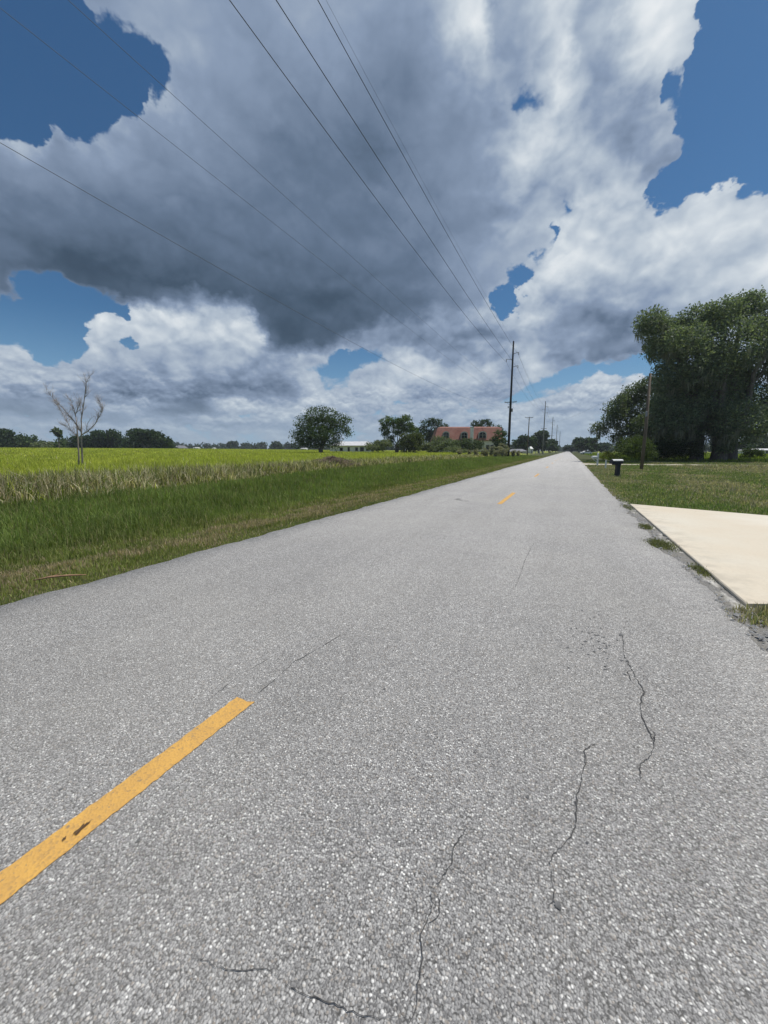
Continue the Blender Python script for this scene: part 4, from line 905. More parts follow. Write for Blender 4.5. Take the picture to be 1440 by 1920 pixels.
# ---- the live oaks on the right
def px_blobs(cx, depth, lst, z):
    k = depth/720
    r_ = random.Random(cx)
    out_ = []
    for (px, py, rp, *dd) in lst:
        sx_, sz_ = seen(px, py, depth)
        out_.append((sx_-seen(cx, 846, depth)[0], dd[0] if dd else r_.uniform(-3.5, 3.5), sz_-z, rp*k))
    return out_
def oak(cx, depth, label, lst, trunks, leaves, moss, seed, cols):
    x, y = at(cx, depth); z = zat(x, y)
    e = empty('live_oak', (x, y, z), YAW); tag(e, label, 'tree')
    bl = px_blobs(cx, depth, lst, z)
    V, F, col = leaf_cloud(bl, leaves, .15, *cols, clump=.82, sub=600, inner=.10, seed=seed, droop=.35)
    np_mesh('crown', V, F, M['leaf'], e, col)
    mb = MB(); r_ = random.Random(seed)
    for (tx, ty, r0, ids) in trunks:
        split = (tx+r_.uniform(-.4, .4), ty, 3.2+r_.uniform(-.5, 1))
        mb.tube([(tx*1.04, ty, -.3), (tx, ty, .3), (tx, ty, 1.6), split], [r0*1.7, r0*1.15, r0*.9, r0*.95], 12)
        limbs(mb, split, [(bl[i][0]*.95, bl[i][1]*.9, bl[i][2]+bl[i][3]*.2) for i in ids], r0*.62, seed=seed+int(tx*3), n=8)
    mb.build('trunk', M['bark'], e, True)
    # hanging moss
    rr = np.random.default_rng(seed+9)
    VV = []; CC = []
    B_ = np.array(bl)
    w_ = B_[:, 3]**2*np.exp(-np.maximum(B_[:, 2]-6, 0)/9); w_ /= w_.sum()
    for s in range(moss):
        b = B_[rr.choice(len(B_), p=w_)]
        a = rr.uniform(0, 2*PI); q = b[3]*rr.uniform(.5, 1.02)
        p = np.array([b[0]+math.cos(a)*q, b[1]+math.sin(a)*q, b[2]-b[3]*rr.uniform(.15, .75)])
        ln = rr.uniform(.4, 1.5); k = rr.integers(6, 14)
        tint = np.array([.20, .21, .175])*rr.uniform(.6, 1.35)
        for j in range(k):
            o_ = p+np.array([rr.normal()*.14, rr.normal()*.14, -rr.random()*ln*.3]); l2 = ln*rr.uniform(.5, 1)
            wv = np.array([math.cos(a+j), math.sin(a+j), 0])*rr.uniform(.025, .06)
            sw = np.array([rr.normal()*.1, rr.normal()*.1, 0])
            VV += [o_-wv, o_+wv, o_+sw*.5+wv*1.3+[0, 0, -l2*.6], o_+sw+[0, 0, -l2]]
            CC += [tint]*4
    VV = np.array(VV); np_mesh('hanging_moss', VV, np.arange(len(VV)).reshape(-1, 4), M['leaf'], e, np.array(CC))
    return e
OAKC = ((.085, .120, .090), (.21, .25, .165))
oak(1335, 53, 'huge live oak with several dark trunks and hanging moss at the right edge',
    [(1222, 600, 22, 0), (1247, 620, 26, 1), (1212, 615, 14, 0), (1232, 655, 18, 0), (1270, 650, 30), (1265, 592, 20), (1255, 650, 30), (1290, 610, 26), (1318, 598, 30), (1345, 590, 26), (1290, 690, 50), (1345, 655, 52), (1262, 710, 32), (1372, 590, 24), (1400, 575, 26), (1425, 568, 22), (1450, 590, 34),
     (1438, 612, 20, 1), (1400, 620, 22, -2), (1480, 640, 40), (1440, 680, 38, 2), (1405, 700, 36), (1350, 730, 56), (1290, 760, 48), (1400, 760, 44), (1440, 740, 34), (1470, 780, 40), (1260, 790, 34), (1300, 812, 30), (1345, 795, 42), (1420, 790, 22), (1500, 720, 46), (1245, 760, 22), (1520, 660, 40), (1275, 828, 18), (1385, 800, 24), (1330, 835, 16, -2.4), (1370, 840, 10, 2)],
    [(-1.7, .4, .75, [0, 3, 5, 10, 12, 27]), (.3, -.8, .85, [7, 8, 11, 22, 23, 28]), (1.9, .9, .95, [13, 15, 20, 24, 26]), (2.6, -.2, .6, [16, 19, 21, 31])], 112000, 950, 71, OAKC)
oak(1236, 62, 'smaller live oak behind the leaning wooden pole with a drooping left side',
    [(1225, 722, 20), (1205, 735, 20), (1190, 745, 14), (1178, 760, 18), (1165, 750, 10), (1160, 775, 16), (1148, 790, 15), (1136, 800, 10), (1145, 808, 9), (1210, 770, 30), (1240, 760, 36), (1190, 800, 24), (1170, 805, 14), (1230, 810, 34), (1205, 835, 22), (1180, 832, 10), (1255, 835, 24), (1172, 822, 12)],
    [(.2, 0, .55, [0, 3, 5, 9, 11]), (1.6, .5, .5, [10, 13, 1])], 30000, 300, 72, ((.060, .085, .062), (.15, .19, .125)))
# light green bush in front of the oaks
tree('bush', 'light green leafy bush beside the leaning wooden pole under the oaks', 1192, 47, 4.9, 3.7, ((.055, .085, .025), (.11, .15, .045)), 9500, leaf=.075, seed=73, cat='bush', trunk=0, lobes=12, low=-.08)
tree('bush', 'dark undergrowth bush between the leaning pole and the oak trunks', 1262, 52, 7.2, 2.9, ((.018, .034, .014), (.045, .07, .028)), 9000, leaf=.09, seed=74, cat='bush', trunk=0, lobes=12, low=-.1)
tree('bush', 'yellow green young bush behind the black mailbox', 1143, 56, 2.6, 1.75, ((.12, .15, .03), (.17, .18, .045)), 1600, leaf=.07, seed=75, cat='bush', trunk=0, low=-.1)
tree('bush', 'small yellow green bush glimpsed left of the oak trunks', 1286, 72, 3.0, 2.0, ((.12, .16, .03), (.17, .2, .045)), 1400, leaf=.1, seed=76, cat='bush', trunk=0, low=-.1)

# ---- bare dead tree in the left field
x, y = at(152, 24)
dt = empty('dead_tree', (x, y, zat(x, y)), YAW)
tag(dt, 'bare leafless grey tree with two slim trunks in the yellow green field', 'dead tree')
zb = zat(x, y)
kk = 24/720*1.24
def q(zx, zy, d=0):
    sx_, sz_ = seen(zx/4, 660+zy/4, 24)
    return Vector((sx_-seen(152, 846, 24)[0], d*.35, sz_-zb))
def tw(mb, pts, r0, r1, lev, r_):
    n = len(pts)
    rad = [(r0+(r1-r0)*i/(n-1))*.78 for i in range(n)]
    mb.tube(pts, rad, 6)
    if lev <= 0: return
    for i in range(1, n):
        for s in range(7 if lev > 1 else 4):
            if r_.random() < .85:
                p = pts[i-1].lerp(pts[i], r_.random()); d = (pts[i]-pts[i-1]).normalized()
                side = Vector((r_.uniform(-1, 1), r_.uniform(-1, 1), r_.uniform(-.2, .5)))
                ln = (.42 if lev > 1 else .28)*r_.uniform(.5, 1.3)
                dd = (d*.9+side*.75).normalized()
                e_ = p+dd*ln*.5; f_ = e_+(dd+Vector((r_.uniform(-.3, .3), r_.uniform(-.3, .3), .25))).normalized()*ln*.5
                tw(mb, [p, e_, f_], rad[i]*.45+.003, .004, lev-1, r_)
r_ = random.Random(8)
mb = MB()
tw(mb, [q(618, 900), q(616, 780), q(612, 690), q(610, 600), q(606, 500, .1), q(620, 420, .1), q(632, 300, .2), q(640, 230, .2), q(655, 180, .25)], .075, .010, 0, r_)
tw(mb, [q(606, 500, .1), q(620, 420, .1), q(632, 300, .2), q(640, 230, .2), q(655, 180, .25)], .035, .008, 2, r_)
tw(mb, [q(578, 900, .25), q(583, 780, .25), q(576, 640, .2), q(570, 560, .2), q(562, 480, .2)], .07, .033, 0, r_)
tw(mb, [q(562, 480, .2), q(548, 410, .1), q(520, 345, .1)], .03, .008, 2, r_)
tw(mb, [q(565, 455, .2), q(580, 400, .3), q(598, 355, .4)], .026, .008, 2, r_)
tw(mb, [q(610, 600), q(590, 560, -.1), q(560, 510, -.2), q(510, 450, -.3), q(460, 390, -.3), q(400, 330, -.4), q(362, 288, -.4)], .04, .007, 2, r_)
tw(mb, [q(578, 640, .2), q(540, 600, .3), q(500, 560, .3), q(455, 540, .4)], .03, .007, 2, r_)
tw(mb, [q(520, 580, .3), q(480, 500, .5), q(440, 440, .6), q(410, 400, .7), q(375, 365, .8)], .019, .006, 2, r_)
tw(mb, [q(612, 618), q(650, 590, .2), q(700, 540, .3), q(740, 470, .3), q(760, 430, .3), q(755, 390, .3), q(740, 370, .3)], .038, .006, 2, r_)
tw(mb, [q(640, 590, .2), q(665, 535, -.3), q(690, 500, -.4), q(720, 480, -.5)], .018, .005, 1, r_)
mb.build('trunk', M['deadwood'], dt, True)

# ------------------------------------------------------------------ tall roadside poles and lines
PX = -12.6
def cyl_pole(name, label, cat, x, y, H_, r0, r1, mat, group=None):
    e = empty(name, (x, y, zat(x, y))); tag(e, label, cat, group)
    mb = MB(); mb.tube([(0, 0, -.5), (0, 0, H_*.5), (0, 0, H_-.05), (0, 0, H_)], [r0, (r0+r1)/2, r1, r1*.8], 14)
    mb.build('shaft', M[mat], e, True)
    return e
def arm_set(e, z, sx, ln):
    mb = MB()
    mb.tube([(.12*sx, 0, z), (ln*.5*sx, 0, z+.12), (ln*sx, 0, z+.22)], [.07, .055, .05], 8)
    a = mb.build('insulator_arm', M['pole_grey'], e, True)
    mb = MB()
    pts = []; rad = []
    for k in range(9):
        pts.append((ln*sx, 0, z+.2-.07*k)); rad.append(.10 if k % 2 else .05)
    mb.tube(pts, rad, 10); mb.build('insulator', M['porcelain'], a)
    return (ln*sx, z-.36)
def crossarm(e, z, w_, mat='pole_wood'):
    mb = MB(); mb.box(-w_/2, w_/2, -.22, -.10, z-.07, z+.07, .01)
    mb.tube([(-w_*.32, -.16, z-.06), (0, -.14, z-.75)], .02, 6); mb.tube([(w_*.32, -.16, z-.06), (0, -.14, z-.75)], .02, 6)
    a = mb.build('crossarm', M[mat], e)
    for sx in (-w_*.46, w_*.02, w_*.46):
        mb = MB(); mb.tube([(sx, -.16, z+.07), (sx, -.16, z+.14), (sx, -.16, z+.18), (sx, -.16, z+.26)], [.03, .07, .05, .06], 8)
        mb.build('insulator', M['porcelain'], a)
def tall_pole(label, x, y, H_, mat, detail=True, r0=.31, r1=.17):
    e = cyl_pole('utility_pole', label, 'utility pole', x, y, H_, r0, r1, mat, 'tall poles along the left of the road')
    if detail:
        s = H_/25.4
        arm_set(e, 22.7*s, 1, 1.25); arm_set(e, 21.5*s, -1, 1.35); arm_set(e, 19.9*s, 1, 1.2)
        crossarm(e, 12.3*s, 2.6)
    return e
p1 = tall_pole('nearest tall black utility pole beside the red roofed house', PX, 93.7, 25.5, 'pole_dark')
mb = MB(); mb.tube([(.42, -.2, 10.2), (.42, -.2, 10.25), (.42, -.2, 10.9), (.42, -.2, 10.95)], [.14, .18, .18, .12], 12); mb.build('transformer', M['pole_grey'], p1)
mb = MB(); mb.box(-.55, -.32, -.3, -.1, 11.1, 11.45, .02); mb.build('switch_box', M['porcelain'], p1)
tall_pole('second tall grey pole down the road', -11.75, 210, 25.5, 'pole_grey')
tall_pole('third tall grey pole, half as high in view as the second', -11.4, 302, 25.0, 'pole_grey')
tall_pole('fourth tall pole, faint behind the third', -10.8, 392, 25.0, 'pole_grey')
tall_pole('fifth tall pole, dark and tiny near the vanishing point', -10.6, 520, 25.0, 'pole_dark')
wp = cyl_pole('utility_pole', 'shorter wooden pole with a crossarm between the two tallest poles', 'utility pole', -12.9, 143.4, 12.9, .19, .13, 'pole_wood')
crossarm(wp, 12.7, 2.6)

def wire(label, pts, spans, r, mat='wire', group=None):
    """pts: attachment points; sag per span"""
    path = []
    for (a, b), sg in zip(zip(pts[:-1], pts[1:]), spans):
        a = Vector(a); b = Vector(b); n = 40
        for k in range(n):
            t_ = k/n; p = a.lerp(b, t_); p.z -= 4*sg*t_*(1-t_); path.append(p)
    path.append(Vector(pts[-1]))
    mb = MB(); mb.tube(path, r, 6)
    o = mb.build('power_line', M[mat], None, True)
    tag(o, label, 'power line', group)
GW = 'power lines strung along the road'
g1_ = zat(PX, 93.7)
def line(label, dx, z, r, sag, mat, up0=0.0, thin=True):
    pts = [(PX+dx*(1.0 if dx > -1 else .7), -24, z+up0), (PX+dx, 93.7, z), (-11.75+dx, 210, z), (-11.4+dx, 302, z*.985), (-10.8+dx, 392, z*.985), (-10.6+dx, 520, z*.985)]
    wire(label, pts, [sag, 2.4, 1.6, 1.6, 2.5], r, mat, GW)
line('thick dark line that leaves the picture top leftmost of the three thick ones', -1.35, 21.15, .019, 1.8, 'wire')
line('thick dark line in the middle of the three thick ones', 1.2, 19.55, .019, .95, 'wire')
line('thick dark line rightmost of the three thick ones', 1.25, 22.35, .019, 1.3, 'wire')
line('faint thin line just right of the three thick ones, up to the pole top', .0, 25.45, .007, 1.55, 'wirethin')
def dline(label, dx, z, z1, r, sag, x0=None):
    pts = [(PX+dx*.95, -24, z), (PX+dx, 93.7-.16, z), (-12.9+dx, 143.3, z1), (-11.75+dx, 209.8, z), (-11.4+dx, 302, z)]
    wire(label, pts, [sag, .7, .9, 1.4], r, 'wirethin', GW)
dline('thin faint line crossing the blue gap in the upper left', .55, 12.9, 12.95, .0065, .4)
dline('thin faint line that leaves the left edge near its top', -.55, 12.55, 12.95, .0065, .7)
wire('lowest thin line that leaves the left edge above the dark cloud', [(-13.1, -24, 10.9), (PX-.25, 93.6, 10.9), (-12.95, 143.3, 9.8), (-11.9, 209.8, 10.9), (-11.6, 302, 10.9)], [2.7, .6, .9, 1.3], .0075, 'wirethin', GW)

# leaning wooden pole at the right
x, y = at(1206, 29.8)
lp = empty('utility_pole', (x, y, zat(x, y)), YAW); tag(lp, 'short weathered wooden pole leaning right in front of the live oaks', 'utility pole')
mb = MB(); mb.tube([(0, 0, -.4), (.02, 0, 3), (-.06, 0, 7.15)], [.12, .11, .085], 12); mb.build('shaft', M['pole_wood'], lp, True)
mb = MB(); mb.box(-.20, -.08, -.2, -.08, 4.0, 4.4, .02); mb.build('junction_box', M['metal'], lp)
mb = MB(); mb.tube([(-.06, -.02, 7.0), (.35, 0, 6.86)], .02, 6); mb.build('wire_bracket', M['metal'], lp)
a = lp.matrix_basis @ Vector((.35, 0, 6.86)); b_ = at(1300, 60)
wire('thin service line from the leaning wooden pole into the oaks', [tuple(a), (b_[0], b_[1], 5.2)], [.5], .007, 'wirethin')
a = lp.matrix_basis @ Vector((-.06, 0, 6.9))
wire('thin service line crossing the road from the leaning pole to the crossarm pole', [tuple(a), (-12.7, 143.4, 11.8)], [2.2], .006, 'wirethin')

# ------------------------------------------------------------------ mailboxes
def mailbox(px, depth, label, black=True):
    x, y = at(px, depth); z = zat(x, y)
    e = empty('mailbox', (x, y, z), YAW+math.radians(8 if black else -4)); tag(e, label, 'mailbox')
    return e
e = mailbox(1161, 21.6, 'black plastic mailbox with painted sunlit top on a thick black post')
mb = MB(); mb.box(-.10, .11, -.10, .10, -.3, .74, .02)
mb.box(-.125, .135, -.125, .125, -.02, .10, .015)
mb.build('post', M['black_plastic'], e)
def arch_box(x0, x1, hw, zb_, zs, n=10):
    """mailbox body along x with an arched top"""
    prof = [(-hw, zb_), (-hw, zs)] + [(-hw*math.cos(PI*k/n), zs+hw*.72*math.sin(PI*k/n)) for k in range(1, n)] + [(hw, zs), (hw, zb_)]
    m = len(prof); vs = [(x0, a_, b__) for a_, b__ in prof]+[(x1, a_, b__) for a_, b__ in prof]
    fs = [tuple(range(m)), tuple(range(2*m-1, m-1, -1))]+[(k, m+k, m+(k+1) % m, (k+1) % m) for k in range(m)]
    return vs, fs
mb = MB(); vs, fs = arch_box(-.40, .20, .13, .74, .88); mb.add(vs, fs)
mb.box(-.33, .16, -.07, .07, .68, .745, .01); mb.build('box_body', M['black_plastic'], e)
def sunlit_shell(x0, x1, hw, zs, t_=.012, n=10):
    pr = [(-hw*math.cos(PI*k/n), zs+hw*.72*math.sin(PI*k/n)) for k in range(0, n+1)]
    vs = []; 
    for X_ in (x0, x1):
        for a_, b__ in pr: vs.append((X_, a_*1.03, b__+.003))
        for a_, b__ in pr: vs.append((X_, a_*1.09, b__+t_))
    m = n+1; fs = []
    for k in range(n):
        fs += [(m+k, m+k+1, 3*m+k+1, 3*m+k), (k+1, k, 2*m+k, 2*m+k+1), (k, k+1, m+k+1, m+k), (2*m+k+1, 2*m+k, 3*m+k, 3*m+k+1)]
    fs += [(0, m, 3*m, 2*m), (m-1, 3*m-1, 4*m-1, 2*m-1)]
    return vs, fs
mb = MB(); vs, fs = sunlit_shell(-.41, .21, .13, .885); mb.add(vs, fs); mb.build('sunlit_shell', M['sunlit_plastic'], e)  # added pale shell: sunlight on the black top painted as colour
mb = MB(); vs, fs = arch_box(-.425, -.405, .137, .735, .885); mb.add(vs, fs); dr = mb.build('door', M['black_plastic'], e)
mb = MB(); mb.box(-.445, -.427, -.02, .02, .95, .975, .004); mb.build('handle', M['black_plastic'], dr)
e = mailbox(1122, 37.6, 'small white mailbox on a white post beyond the black mailbox')
mb = MB(); mb.box(-.06, .06, -.06, .06, -.3, 1.22, .008); mb.add(*(lambda c: ([(-.06, -.06, 1.22), (.06, -.06, 1.22), (.06, .06, 1.22), (-.06, .06, 1.22), (0, 0, 1.28)], [(0, 1, 4), (1, 2, 4), (2, 3, 4), (3, 0, 4)]))(0))
mb.box(-.55, -.06, -.035, .035, .70, .78, .005); mb.build('post', M['white_paint'], e)
mb = MB(); vs, fs = arch_box(-.62, -.10, .10, .782, .90); mb.add(vs, fs); bb = mb.build('box_body', M['white_paint'], e)
mb = MB(); mb.tube([(-.6, 0, .79), (-.45, 0, .62), (-.12, 0, .40)], .025, 6); mb.build('brace', M['white_paint'], e)
x, y = at(1138, 31.2)
e = empty('marker_post', (x, y, zat(x, y)), YAW); tag(e, 'short plain white post between the white and black mailboxes', 'post')
mb = MB(); mb.box(-.045, .045, -.045, .045, -.3, .70, .01); mb.build('shaft', M['white_paint'], e)
mb = MB(); mb.box(-.055, .055, -.055, .055, .70, .73, .008); mb.build('cap', M['trim'], e)

# ------------------------------------------------------------------ red roofed house
x, y = at(877, 136); z = zat(x, y)
HS = empty('house', (x, y, 0), YAW); tag(HS, 'long cream house with a steep red tiled roof, three dormers and a pale chimney', 'house')
u = 136/720
def hx(px): return (px-877)*u
def hz_(py): return (846-py)*u+EYE
W0, W1 = hx(814), hx(943); ev, rg_ = hz_(826), hz_(803.2)
mb = MB(); mb.box(W0+.3, W1-.3, 0.3, 10.5, -.5, ev+.05); mb.build('wall', M['wall_cream'], HS)
mb = MB()
vs = [(W0, -.2, ev), (W1, -.2, ev), (W1, 11, ev), (W0, 11, ev), (hx(822), 2.2, rg_), (hx(941), 2.2, rg_), (hx(941), 8.6, rg_), (hx(822), 8.6, rg_),
      (W0, -.2, ev-.22), (W1, -.2, ev-.22), (W1, 11, ev-.22), (W0, 11, ev-.22), (hx(830), 5.4, rg_+.55), (hx(936), 5.4, rg_+.55)]
fs = [(0, 1, 5, 4), (1, 2, 6, 5), (2, 3, 7, 6), (3, 0, 4, 7), (4, 5, 13, 12), (5, 6, 13), (6, 7, 12, 13), (7, 4, 12), (8, 9, 1, 0), (9, 10, 2, 1), (10, 11, 3, 2), (11, 8, 0, 3), (11, 10, 9, 8)]
mb.add(vs, fs); rf = mb.build('roof', M['roof_red'], HS)
mb = MB(); mb.box(hx(880), hx(885.6), -.9, -.25, -.4, hz_(803.5), .03); mb.build('chimney', M['wall_white'], HS)
mb = MB(); mb.box(hx(879.4), hx(886.2), -1.0, -.15, hz_(803.5)+.002, hz_(802.2), .03); mb.build('chimney_cap', M['trim'], HS)
for (c_, w_, tp, bt) in ((836, 12, 810.5, 823.5), (869.5, 12.5, 811, 824), (903, 14.5, 810.5, 823.5)):
    xc = hx(c_); hw = w_*u/2; zb2, zt = hz_(bt), hz_(tp)
    n = 12
    def arch(hw_, y_, zb__, zt_):
        rr_ = (zt_-zb__)*.34
        return [(xc-hw_, y_, zb__), (xc-hw_, y_, zt_-rr_)]+[(xc-hw_*math.cos(PI*k/n), y_, zt_-rr_+rr_*math.sin(PI*k/n)) for k in range(1, n)]+[(xc+hw_, y_, zt_-rr_), (xc+hw_, y_, zb__)]
    f0 = arch(hw, -.15, zb2, zt); f1 = arch(hw, 3.0, zb2, zt); m_n = len(f0)
    mb = MB(); mb.add(f0+f1, [(k, m_n+k, m_n+(k+1) % m_n, (k+1) % m_n) for k in range(m_n)]+[tuple(range(m_n))])
    dm = mb.build('dormer', M['roof_red'], HS)
    mb = MB(); g0 = arch(hw*.82, -.19, zb2+.25, zt-.3); g1 = arch(hw*.82, -.12, zb2+.25, zt-.3)
    mb.add(g0+g1, [tuple(range(m_n))]+[(k, (k+1) % m_n, m_n+(k+1) % m_n, m_n+k) for k in range(m_n)])
    wn = mb.build('window', M['glass_dark'], dm)
    mb = MB(); mb.box(xc-.04, xc+.04, -.24, -.195, zb2+.25, zt-.4); mb.box(xc-hw*.8, xc-.045, -.24, -.195, (zb2+zt)/2-.04, (zb2+zt)/2+.04); mb.box(xc+.045, xc+hw*.8, -.24, -.195, (zb2+zt)/2-.04, (zb2+zt)/2+.04)
    mb.build('window_frame', M['trim'], dm)
    mb = MB(); a0 = arch(hw*1.04, -.22, zb2, zt+.08); a1 = arch(hw*.84, -.22, zb2, zt-.26)
    mb.add(a0+a1, [(k, k+1, m_n+k+1, m_n+k) for k in range(m_n-1)]); mb.build('dormer_trim', M['trim'], dm)
for c_ in (846, 858, 892, 914, 922, 933):
    mb = MB(); mb.box(hx(c_)-.55, hx(c_)+.55, .22, .31, 1.6, 3.4, .01); w_ = mb.build('window', M['glass_dark'], HS)
    mb = MB()
    for s in (-1, 1): mb.box(hx(c_)+s*.60-.05, hx(c_)+s*.60+.05, .17, .29, 1.5, 3.5)
    mb.box(hx(c_)-.54, hx(c_)+.54, .17, .29, 3.405, 3.5); mb.box(hx(c_)-.54, hx(c_)+.54, .15, .29, 1.5, 1.595)
    mb.build('frame', M['trim'], w_)

# low white house
def low_house(name, label, px0, px1, depth, z_eave, z_ridge, wall, roof, wins, D=8, ground_=0.0, door=None):
    cx = (px0+px1)/2; u = depth/720; x, y = at(cx, depth)
    if ground_ > .5: ground_ = zat(x, y)
    e = empty(name, (x, y, ground_), YAW); tag(e, label, 'house' if name == 'house' else 'shed')
    w_ = (px1-px0)*u; zr = (846-z_ridge)*u+EYE-ground_; ze = (846-z_eave)*u+EYE-ground_
    mb = MB(); mb.box(-w_/2, w_/2, 0, D, -.5, ze); mb.build('wall', M[wall], e)
    mb = MB(); o_ = .5 if depth < 200 else .12
    vs = [(-w_/2-o_, -o_, ze), (w_/2+o_, -o_, ze), (w_/2+o_, D+o_, ze), (-w_/2-o_, D+o_, ze), (-w_/2+w_*.22, D/2, zr), (w_/2-w_*.12, D/2, zr)]
    vs += [(a_, b__, c__-.18) for a_, b__, c__ in vs[:4]]
    mb.add(vs, [(0, 1, 5, 4), (1, 2, 5), (2, 3, 4, 5), (3, 0, 4), (6, 7, 1, 0), (7, 8, 2, 1), (8, 9, 3, 2), (9, 6, 0, 3), (9, 8, 7, 6)])
    mb.build('roof', M[roof], e)
    for (a_, b__, lo, hi) in wins:
        xa, xb = (a_-cx)*u, (b__-cx)*u; za, zb_ = (846-hi)*u+EYE-ground_, (846-lo)*u+EYE-ground_
        if lo > 846.5: zb_ = 0.05
        z0_, z1_ = min(za, zb_), max(za, zb_)
        mb = MB(); mb.box(xa, xb, -.06, .04, z0_, z1_, .01); w1_ = mb.build('window', M['glass_dark'], e)
        mb = MB(); mb.box(xa-.12, xb+.12, -.10, .02, z0_-.14, z0_-.02); mb.build('sill', M['trim'], w1_)
    return e
low_house('house', 'low white house with a pale hipped roof behind the big round tree', 620, 699, 141, 835.5, 827.5, 'wall_white', 'roof_pale',
          [(637.5, 643, 845, 839), (652, 656, 846, 838.5), (666, 671, 845, 839), (675, 682, 846, 838.5), (686, 690, 845, 839.5)], 9)
low_house('shed', 'tiny white shed seen left of the big round tree', 563, 574, 260, 841, 839.5, 'wall_white', 'roof_pale', [(567, 569, 846, 842)], 6, .8)
low_house('house', 'grey far house at the tip of the dark wood', 324, 344, 330, 839.5, 834.5, 'roof_grey', 'roof_grey', [(328, 330, 843, 839.5)], 8, .9)
low_house('shed', 'far white trailer on the low tree line', 362, 372, 330, 839.2, 838.0, 'wall_white', 'roof_pale', [(365, 366.2, 840.5, 838.5)], 4, .9)
low_house('shed', 'tiny far white hut between the trailer and the lone far tree', 398, 402, 330, 839.8, 838.8, 'wall_white', 'roof_pale', [(399.6, 400.3, 841, 839.5)], 4, .9)
low_house('house', 'grey roofed low house left of the crossarm pole', 958, 988, 190, 847, 842.5, 'wall_cream', 'roof_grey', [(964, 968, 850, 848), (976, 980, 850, 848)], 8)
low_house('shed', 'small white gabled hut between the crossarm pole and second tall pole', 994.5, 999.5, 200, 842, 838, 'wall_white', 'white_paint', [(996.4, 997.6, 848, 844)], 4)
low_house('house', 'pale roofed far house at the right edge of the picture', 1418, 1462, 140, 845.5, 842.5, 'wall_white', 'roof_pale', [(1428, 1431, 849, 846.5), (1436, 1440, 849, 846.5)], 7)
low_house('shed', 'small far white shed right of the oak trunks', 1378, 1389, 170, 846.5, 844.5, 'wall_white', 'roof_pale', [(1382, 1384, 850, 848)], 5)
low_house('house', 'white wall glimpsed between the undergrowth and the oak trunks', 1276, 1292, 95, 842, 839, 'wall_white', 'roof_pale', [(1279, 1281, 848, 845)], 5)

# far white car near the road, white field gate at the left verge
def car(px, depth, label):
    x, y = at(px, depth); e = empty('parked_car', (x, y, zat(x, y)), YAW); tag(e, label, 'car')
    prof = [(-2.2, .35), (-2.25, .8), (-1.9, .98), (-1.2, 1.02), (-.7, 1.48), (.9, 1.5), (1.5, 1.05), (2.15, .95), (2.25, .6), (2.2, .35)]
    n = len(prof); mb = MB(); vs = [(a_, -.85, b__) for a_, b__ in prof]+[(a_, .85, b__) for a_, b__ in prof]
    mb.add(vs, [tuple(range(n-1, -1, -1)), tuple(range(n, 2*n))]+[(k, (k+1) % n, n+(k+1) % n, n+k) for k in range(n)]); mb.build('body', M['white_paint'], e)
    mb = MB(); pw = [(-1.05, 1.05), (-.65, 1.4), (.85, 1.42), (1.25, 1.08)]
    vs = [(a_, -.87, b__) for a_, b__ in pw]+[(a_, .87, b__) for a_, b__ in pw]; mb.add(vs, [(3, 2, 1, 0), (4, 5, 6, 7)]); mb.build('side_window', M['glass_dark'], e)
    for wx_ in (-1.35, 1.4):
        for wy_ in (-.88, .72):
            mb = MB(); mb.tube([(wx_, wy_, .33), (wx_, wy_+.16, .33)], .33, 14); mb.build('wheel', M['black_plastic'], e)
car(1099, 165, 'far white car parked right of the vanishing road')
x, y = at(1000, 165); e = empty('field_gate', (x, y, zat(x, y)), YAW); tag(e, 'long pale rail gate behind the verge at the foot of the second tall pole', 'gate')
for k in range(6):
    mb = MB(); mb.box(-4.5+k*1.8-.07, -4.5+k*1.8+.07, -.07, .07, -.2, 1.35); mb.build('post', M['trim'], e)
for zz in (.35, .75, 1.15):
    mb = MB(); mb.box(-4.6, 4.6, -.12, -.075, zz, zz+.12); mb.build('rail', M['trim'], e)

# ------------------------------------------------------------------ weeds, brush and the stick on the verge
def weed(px, depth, h, label, seed, group=None):
    x, y = at(px, depth)
    e = empty('tall_weed', (x, y, zat(x, y))); tag(e, label, 'weed', group)
    r_ = random.Random(seed); mb = MB(); tips = []
    for k in range(7):
        a_ = r_.uniform(0, 2*PI); l_ = r_.uniform(.1, .45)*h; hh = h*r_.uniform(.6, 1)
        p = [(0, 0, -.1), (math.cos(a_)*l_*.4, math.sin(a_)*l_*.4, hh*.55), (math.cos(a_)*l_, math.sin(a_)*l_, hh)]
        mb.tube(p, [.018, .014, .008], 5); tips.append(p)
    mb.build('stem', M['weed_stem'], e)
    bl = []
    for p in tips: bl += [(p[2][0], p[2][1], p[2][2], .28), (p[1][0], p[1][1], p[1][2]*1.3, .30), (p[1][0]*.6, p[1][1]*.6, p[1][2]*.7, .3)]
    V, F, col = leaf_cloud(bl, 900, .10, (.17, .17, .12), (.34, .32, .25), clump=.25, sub=60, seed=seed)
    np_mesh('seed_head', V, F, M['leaf'], e, col)
GWD = 'pale tall weeds in front of the red roofed house'
for k, (px, dp, h) in enumerate(((862, 88, 1.7), (880, 92, 1.5), (893, 86, 1.9), (905, 90, 2.1), (912, 86, 1.7), (921, 89, 2.4), (929, 84, 1.8), (936, 87, 3.0), (942, 83, 2.6), (948, 84, 2.0), (963, 90, 1.6), (972, 96, 1.4))):
    weed(px, dp, h, 'pale dry tall weed among the weeds at the foot of the black pole', 100+k, GWD)
